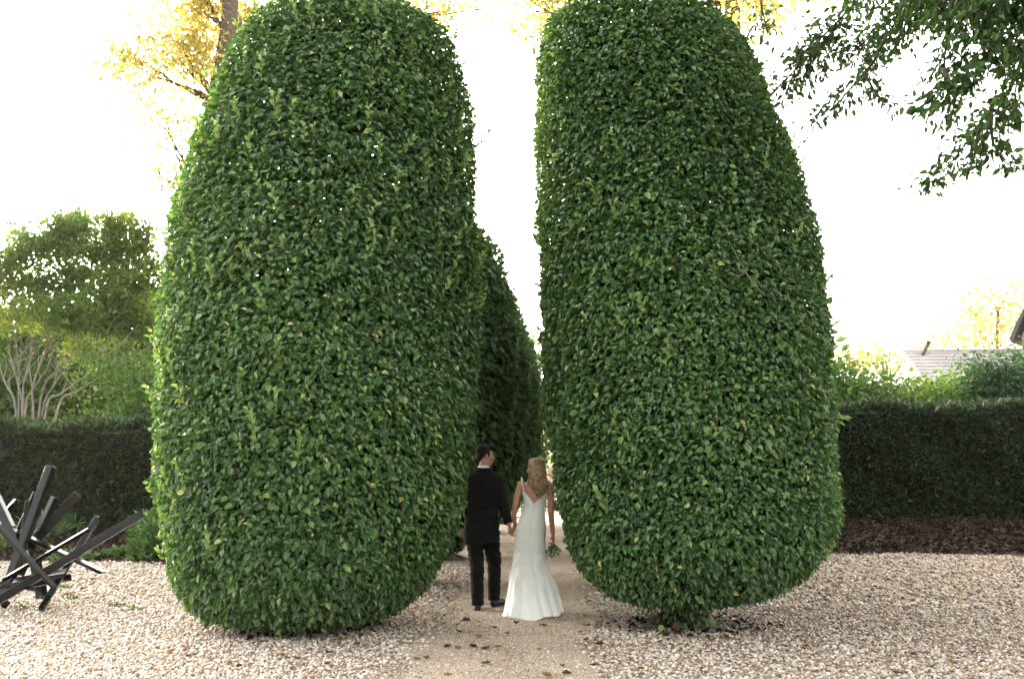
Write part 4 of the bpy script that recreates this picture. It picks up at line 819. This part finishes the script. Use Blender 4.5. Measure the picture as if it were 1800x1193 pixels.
def bride():
    Y = 11.15; O = P(940, 1068, Y); O[2] = .02; K = lambda x, y, z: O + np.array([x, y, z])
    def B(px, py, dy=0.0): return P(px, py, Y + dy)
    Hd = Head(B(941, 823, .03), R(62), R(-3), R(4), .95)
    mb = MB(); head_parts(mb, Hd, .95)
    nb = B(940, 848, .0); mb.tube([Hd((0, -.02, -.05)), Hd((0, -.03, -.10)), nb, nb - [0, 0, .08]], [.045, .044, .05, .07], 12)
    def ring(py, xl, xr, ry, dy=0.0):
        a, b = B(xl, py), B(xr, py); return (a[2], (a[0] + b[0]) / 2, Y + dy, (b[0] - a[0]) / 2, ry)
    tor = [ring(975, 917, 950, .085), ring(935, 911, 957, .115), ring(912, 915, 956, .10), ring(893, 923, 955, .082), ring(876, 922, 959, .088), ring(862, 919, 963, .092), ring(852, 918, 964, .078), ring(846, 925, 957, .06), ring(842, 931, 948, .05)]
    mb.loft(tor, 28, 2.3)
    sl, sr = B(916, 852), B(965, 856)
    mb.ellipsoid(sl, (.048, .05, .048)); mb.ellipsoid(sr, (.048, .05, .048))
    hand_w = HAND + np.array([.055, -.035, .06])
    mb.tube([sl, B(909, 872, -.005), B(906, 889, -.01), B(903, 907, .04), hand_w], [.044, .039, .034, .031, .023], 12)
    wr = B(972, 938, .03); mb.tube([sr, B(968, 876, -.01), B(968, 897, -.02), B(970, 918, .0), wr], [.044, .039, .034, .031, .023], 12)
    hand_parts(mb, hand_w, HAND + np.array([.02, -.01, -.03]) - hand_w, (-.2, 1, .1), (-1, .3, 0), .9)
    hand_parts(mb, wr, (.08, .05, -1), (-.3, -.9, 0), (-1, .1, 0), .9)
    for sx in (-1, 1): mb.tube([K(-.04 + .07 * sx, 0, .92), K(-.03 + .06 * sx, .02, .5), K(.0 + .06 * sx, .0 + .1 * (sx > 0), .10)], [.08, .052, .035], 10); mb.ellipsoid(K(.0 + .06 * sx, .06 + .1 * (sx > 0), .04), (.035, .1, .035))
    me = mb.organic('person', M['skin'], .008, 1); body = mobj('person', me, None, O)
    tag(body, 'bride in a white low backed gown with long blonde hair, walking away', 'person')
    # gown: columns of points from the neckline to the hem
    rows = [(846, 918, 964, .088, 0), (862, 917.5, 964.5, .104, 0), (876, 920, 961, .100, 0), (889, 921.5, 956.5, .094, 0), (905, 916, 957.5, .105, 0), (924, 909, 959, .124, -.01), (951, 906, 957.5, .128, -.01), (972, 904, 958, .125, 0), (995, 901, 962, .135, .0), (1024, 895.5, 974, .19, -.03), (1050, 892, 981, .26, -.08), (1078, 889, 990, .33, -.16)]
    arr = np.array([[*ring(py, a, b, ry, dy)] for py, a, b, ry, dy in rows]); arr = arr[::-1]; zz = arr[:, 0]
    nth, nz = 96, 70; th = np.linspace(0, 2 * np.pi, nth, endpoint=False)
    ztop_back, ztop_side, hemz = B(0, 884)[2], B(0, 868)[2], .025
    # back is -y (th = 3pi/2): V neckline dips there; sides rise to the strap roots
    db = abs(((th - 1.5 * np.pi + np.pi) % (2 * np.pi)) - np.pi)
    ztop = np.where(db < 1.0, ztop_back + (B(0, 861)[2] - ztop_back) * (db / 1.0) ** 1.0, np.where(db < 1.7, B(0, 861)[2] - .02 * np.sin((db - 1.0) / .7 * np.pi), B(0, 862)[2]))
    hem_lift = .02 + .035 * np.clip(np.cos(th), 0, 1) ** 2 + .012 * np.sin(th * 5 + .6)
    V = np.zeros((nz, nth, 3))
    for i in range(nz):
        f = i / (nz - 1); z = hem_lift + (ztop - hem_lift) * f ** 1.0
        cx = np.interp(z, zz, arr[:, 1]); cyv = np.interp(z, zz, arr[:, 2]); rx = np.interp(z, zz, arr[:, 3]); ry = np.interp(z, zz, arr[:, 4])
        fl = np.clip((.62 - z) / .6, 0, 1) ** 1.15
        fold = 1 + fl * (.16 * (np.abs(np.cos(th * 4.5 + .5)) ** .8 - .6) + .05 * np.cos(th * 10 - 1.2 + z * 2.5)) + .012 * np.exp(-((z - .78) / .12) ** 2) * np.sin(z * 60 + th * 2)
        dth = ((th - 1.5 * np.pi + np.pi) % (2 * np.pi)) - np.pi; cr = 0
        for a0, sl_, d0, w0, ztp in ((-.95, .10, .085, .085, .72), (-.42, .06, .06, .06, .66), (.30, -.12, .08, .07, .80), (.78, -.05, .09, .085, .62), (1.35, .0, .07, .1, .5), (-1.5, .0, .07, .1, .5)):
            cr = cr + d0 * np.exp(-((dth - a0 - sl_ * (z - .3) * 3) / w0) ** 2) * np.clip((ztp - z) / .3, 0, 1)
        fold = fold - cr
        gath = 1 + .03 * np.exp(-((z - .40) / .12) ** 2) * np.cos(th * 11 + z * 22) + .012 * np.exp(-((z - .66) / .16) ** 2) * np.cos(th * 5 - z * 34)
        V[i, :, 0] = cx + rx * fold * gath * np.cos(th); V[i, :, 1] = cyv + ry * fold * gath * np.sin(th); V[i, :, 2] = z
    Fs = [(i * nth + j, i * nth + (j + 1) % nth, (i + 1) * nth + (j + 1) % nth, (i + 1) * nth + j) for i in range(nz - 1) for j in range(nth)]
    mb = MB(); mb.add(V.reshape(-1, 3), Fs); gown = mb.build('gown', M['satin'], body)
    wrinkle(gown.data, .010, 5.5, (1.4, 1.4, .35), lambda c: min(1, max(0, (.75 - c.z) / .5)))
    wrinkle(gown.data, .004, 9, (1, 1, 1.6), lambda c: math.exp(-((c.z - .62) / .22) ** 2))
    sm = gown.modifiers.new('thickness', 'SOLIDIFY'); sm.thickness = .005; sm.offset = 1
    # hem lining, straps, neckline edge, back seam
    hv = V[0]; mb = MB(); mb.add(np.concatenate([hv * [1, 1, 1] + [0, 0, .004], np.stack([hv[:, 0] * .93 + O[0] * .07, hv[:, 1] * .93 + (Y - .1) * .07, hv[:, 2] * .25], 1)]), [(j, (j + 1) % nth, nth + (j + 1) % nth, nth + j) for j in range(nth)]); mb.build('hem_lining', M['hem'], gown)
    def band(pts, w_, name='strap'):
        pts = np.array(pts, float); k = len(pts); d = unit(np.gradient(pts, axis=0)); out = unit(pts - np.array([O[0] - .0, Y, 0]) * [1, 1, 0] - pts * [0, 0, 1] + np.array([0, 0, .02]))
        s = unit(np.cross(d, out)); V = []
        for i in range(k): V += [pts[i] - s[i] * w_ / 2, pts[i] + s[i] * w_ / 2, pts[i] + s[i] * w_ / 2 + out[i] * .006, pts[i] - s[i] * w_ / 2 + out[i] * .006]
        Fs = [(i * 4 + j, i * 4 + (j + 1) % 4, i * 4 + 4 + (j + 1) % 4, i * 4 + 4 + j) for i in range(k - 1) for j in range(4)] + [(0, 3, 2, 1), ((k - 1) * 4, (k - 1) * 4 + 1, (k - 1) * 4 + 2, (k - 1) * 4 + 3)]
        m2 = MB(); m2.add(V, Fs); m2.build(name, M['satin'], gown)
    def edge_pt(dth):     # neckline point at angle from the back centre
        j = int(round(((1.5 * math.pi + dth) % (2 * math.pi)) / (2 * math.pi) * nth)) % nth; return V[-1, j]
    for sg, top in ((-1, B(917, 841, 0)), (1, B(963, 845, 0))):
        e = edge_pt(.95 * sg); mid = (e + top) / 2 + np.array([.004 * sg, -.035, .012]); f = edge_pt(2.2 * sg)
        band([e + [0, .0, -.03], e + [0, -.006, 0], mid, top + [0, -.03, .008], top + [0, .01, .012], (top + f) / 2 + [0, .05, .03], f + [0, .004, 0]], .020)
    band([edge_pt(d) + [0, 0, -.004] for d in np.linspace(-.95, .95, 23)], .016, 'neckline_edge')
    jb = int(round(.75 * nth)); band([V[i, jb] + [0, -.004, 0] for i in range(nz - 1, 20, -3)], .004, 'back_seam')
    iw = int(np.argmin(abs(V[:, jb, 2] - B(0, 892)[2]))); band([V[iw, (jb + q) % nth] + [0, -.002, 0] for q in range(-22, 23, 2)], .010, 'waist_seam')
    for i in range(nz - 3, 36, -2):
        m2 = MB(); m2.ellipsoid(V[i, jb] + [0, -.010, 0], (.006, .004, .006), None, 8, 5); m2.build('button', M['satin'], gown)
    # long wavy hair
    mb = MB()
    def E(c, r): mb.ellipsoid(Hd(c), np.array(r) * .95, Hd.R)
    E((0, -.028, .050), (.081, .100, .080)); E((0, -.075, .0), (.070, .045, .085))
    tips = []
    for j in range(84):
        u = rng.uniform(-1, 1); v = rng.random(); ang = u * 1.75
        a = Hd((.078 * math.sin(ang), -.03 - .088 * math.cos(ang) * .9, .10 - .13 * v * (1 - .25 * math.cos(ang))))
        end = B(949 + 12.5 * u + rng.normal(0, 2.0), 868 - 12 * abs(u) + rng.normal(0, 5), -.115 + .02 * rng.normal())
        ph = rng.uniform(0, 6.28); pts = []
        mid1 = Hd((.075 * math.sin(ang) * 1.02, -.05 - .075 * math.cos(ang), -.06)); mid2 = B(946 + 17 * u, 846 + 3 * rng.normal(), -.10 - .025 * (1 - abs(u)))
        key = np.array([a, mid1, mid2, end])
        for s_ in np.linspace(0, 3, 16):
            i_ = min(int(s_), 2); f = s_ - i_; f2 = f * f * (3 - 2 * f) * .4 + f * .6; q = key[i_] * (1 - f2) + key[i_ + 1] * f2; am = .011 * min(1, s_ / 1.4)
            pts.append(q + np.array([am * math.sin(s_ * 4.2 + ph * .5), am * .6 * math.cos(s_ * 4.2 + ph), 0]))
        mb.tube(pts, np.concatenate([np.full(11, .0125), np.linspace(.012, .004, 5)]), 6)
    for k in (-1, 1):        # locks framing the face
        for j in range(5): mb.tube([Hd((.03 * k, .05 - j * .01, .115)), Hd((.07 * k, .045 - j * .015, .05)), Hd((.08 * k, .01 - j * .012, -.04)), Hd((.085 * k, -.02 - j * .01, -.13))], [.012, .014, .013, .008], 6)
    mobj('hair', mb.organic('hair', M['blonde'], .0045, 0), body)
    for k in (-1, 1): mb = MB(); mb.ellipsoid(Hd((.030 * k, .082, .002)), (.010, .009, .006), Hd.R); mb.build('eye', M['eye'], body)
    return wr
WR = bride()
# bouquet hanging upside down from her free hand
def bouquet():
    c = WR + np.array([.008, .01, -.085]); root = empty('bouquet', tuple(c - [0, 0, .17])); tag(root, 'small green posy hanging from the bride\'s free hand', 'bouquet')
    n = 16
    for j in range(n):
        a_ = rng.uniform(0, 6.28); s = rng.uniform(.2, 1); e = c + np.array([.12 * s * math.cos(a_), .08 * s * math.sin(a_), -.16 + .06 * s]); mb = MB(); mb.tube([c + [0, 0, .05], c - [0, 0, .02], e], [.0035, .0035, .0025], 5); st = mb.build('stem', M['bouquet'], root)
        k = 7; t = np.linspace(.25, 1, k)[:, None]; p = c * (1 - t) + e * t; d = unit(np.repeat((e - c)[None], k, 0) + rnd(k, .06))
        L = rng.uniform(.03, .055, k); m_ = leaves_mesh('leaf', p, d + rnd(k, .35), rnd(k, .6) + np.array([0, -1, 0]), L, L * .26, rng.random(k), M['bouquet'], .2); mobj('leaf', m_, root)
    for j in range(4):
        q = c + np.array([rng.normal(0, .03), rng.normal(0, .03), -.15]); m_ = 24; d = unit(rng.normal(0, 1, (m_, 3))); mobj('flower', leaves_mesh('flower', q + d * .008, d, d + rnd(m_, .5), np.full(m_, .016), np.full(m_, .014), rng.random(m_), M['cream_flower'], .1), root)
bouquet()

# ------------------------------------------------------------------ haze volume added, mostly to imitate lens flare
mb = MB(); mb.box((-620, -80, -1.1), (620, 1120, 16.5)); hz = mb.build('haze', M['glass'], None, False)
hm = bpy.data.materials.new('flare_haze'); hm.use_nodes = True; hn = hm.node_tree; hn.nodes.clear()
pv = hn.nodes.new('ShaderNodeVolumePrincipled'); pv.inputs['Color'].default_value = (1.0, .96, .90, 1); pv.inputs['Density'].default_value = .00014; pv.inputs['Anisotropy'].default_value = .35
ho = hn.nodes.new('ShaderNodeOutputMaterial'); hn.links.new(pv.outputs[0], ho.inputs['Volume'])
hz.data.materials.clear(); hz.data.materials.append(hm); tag(hz, 'pale haze added mostly to imitate lens flare', 'haze', None, 'stuff')
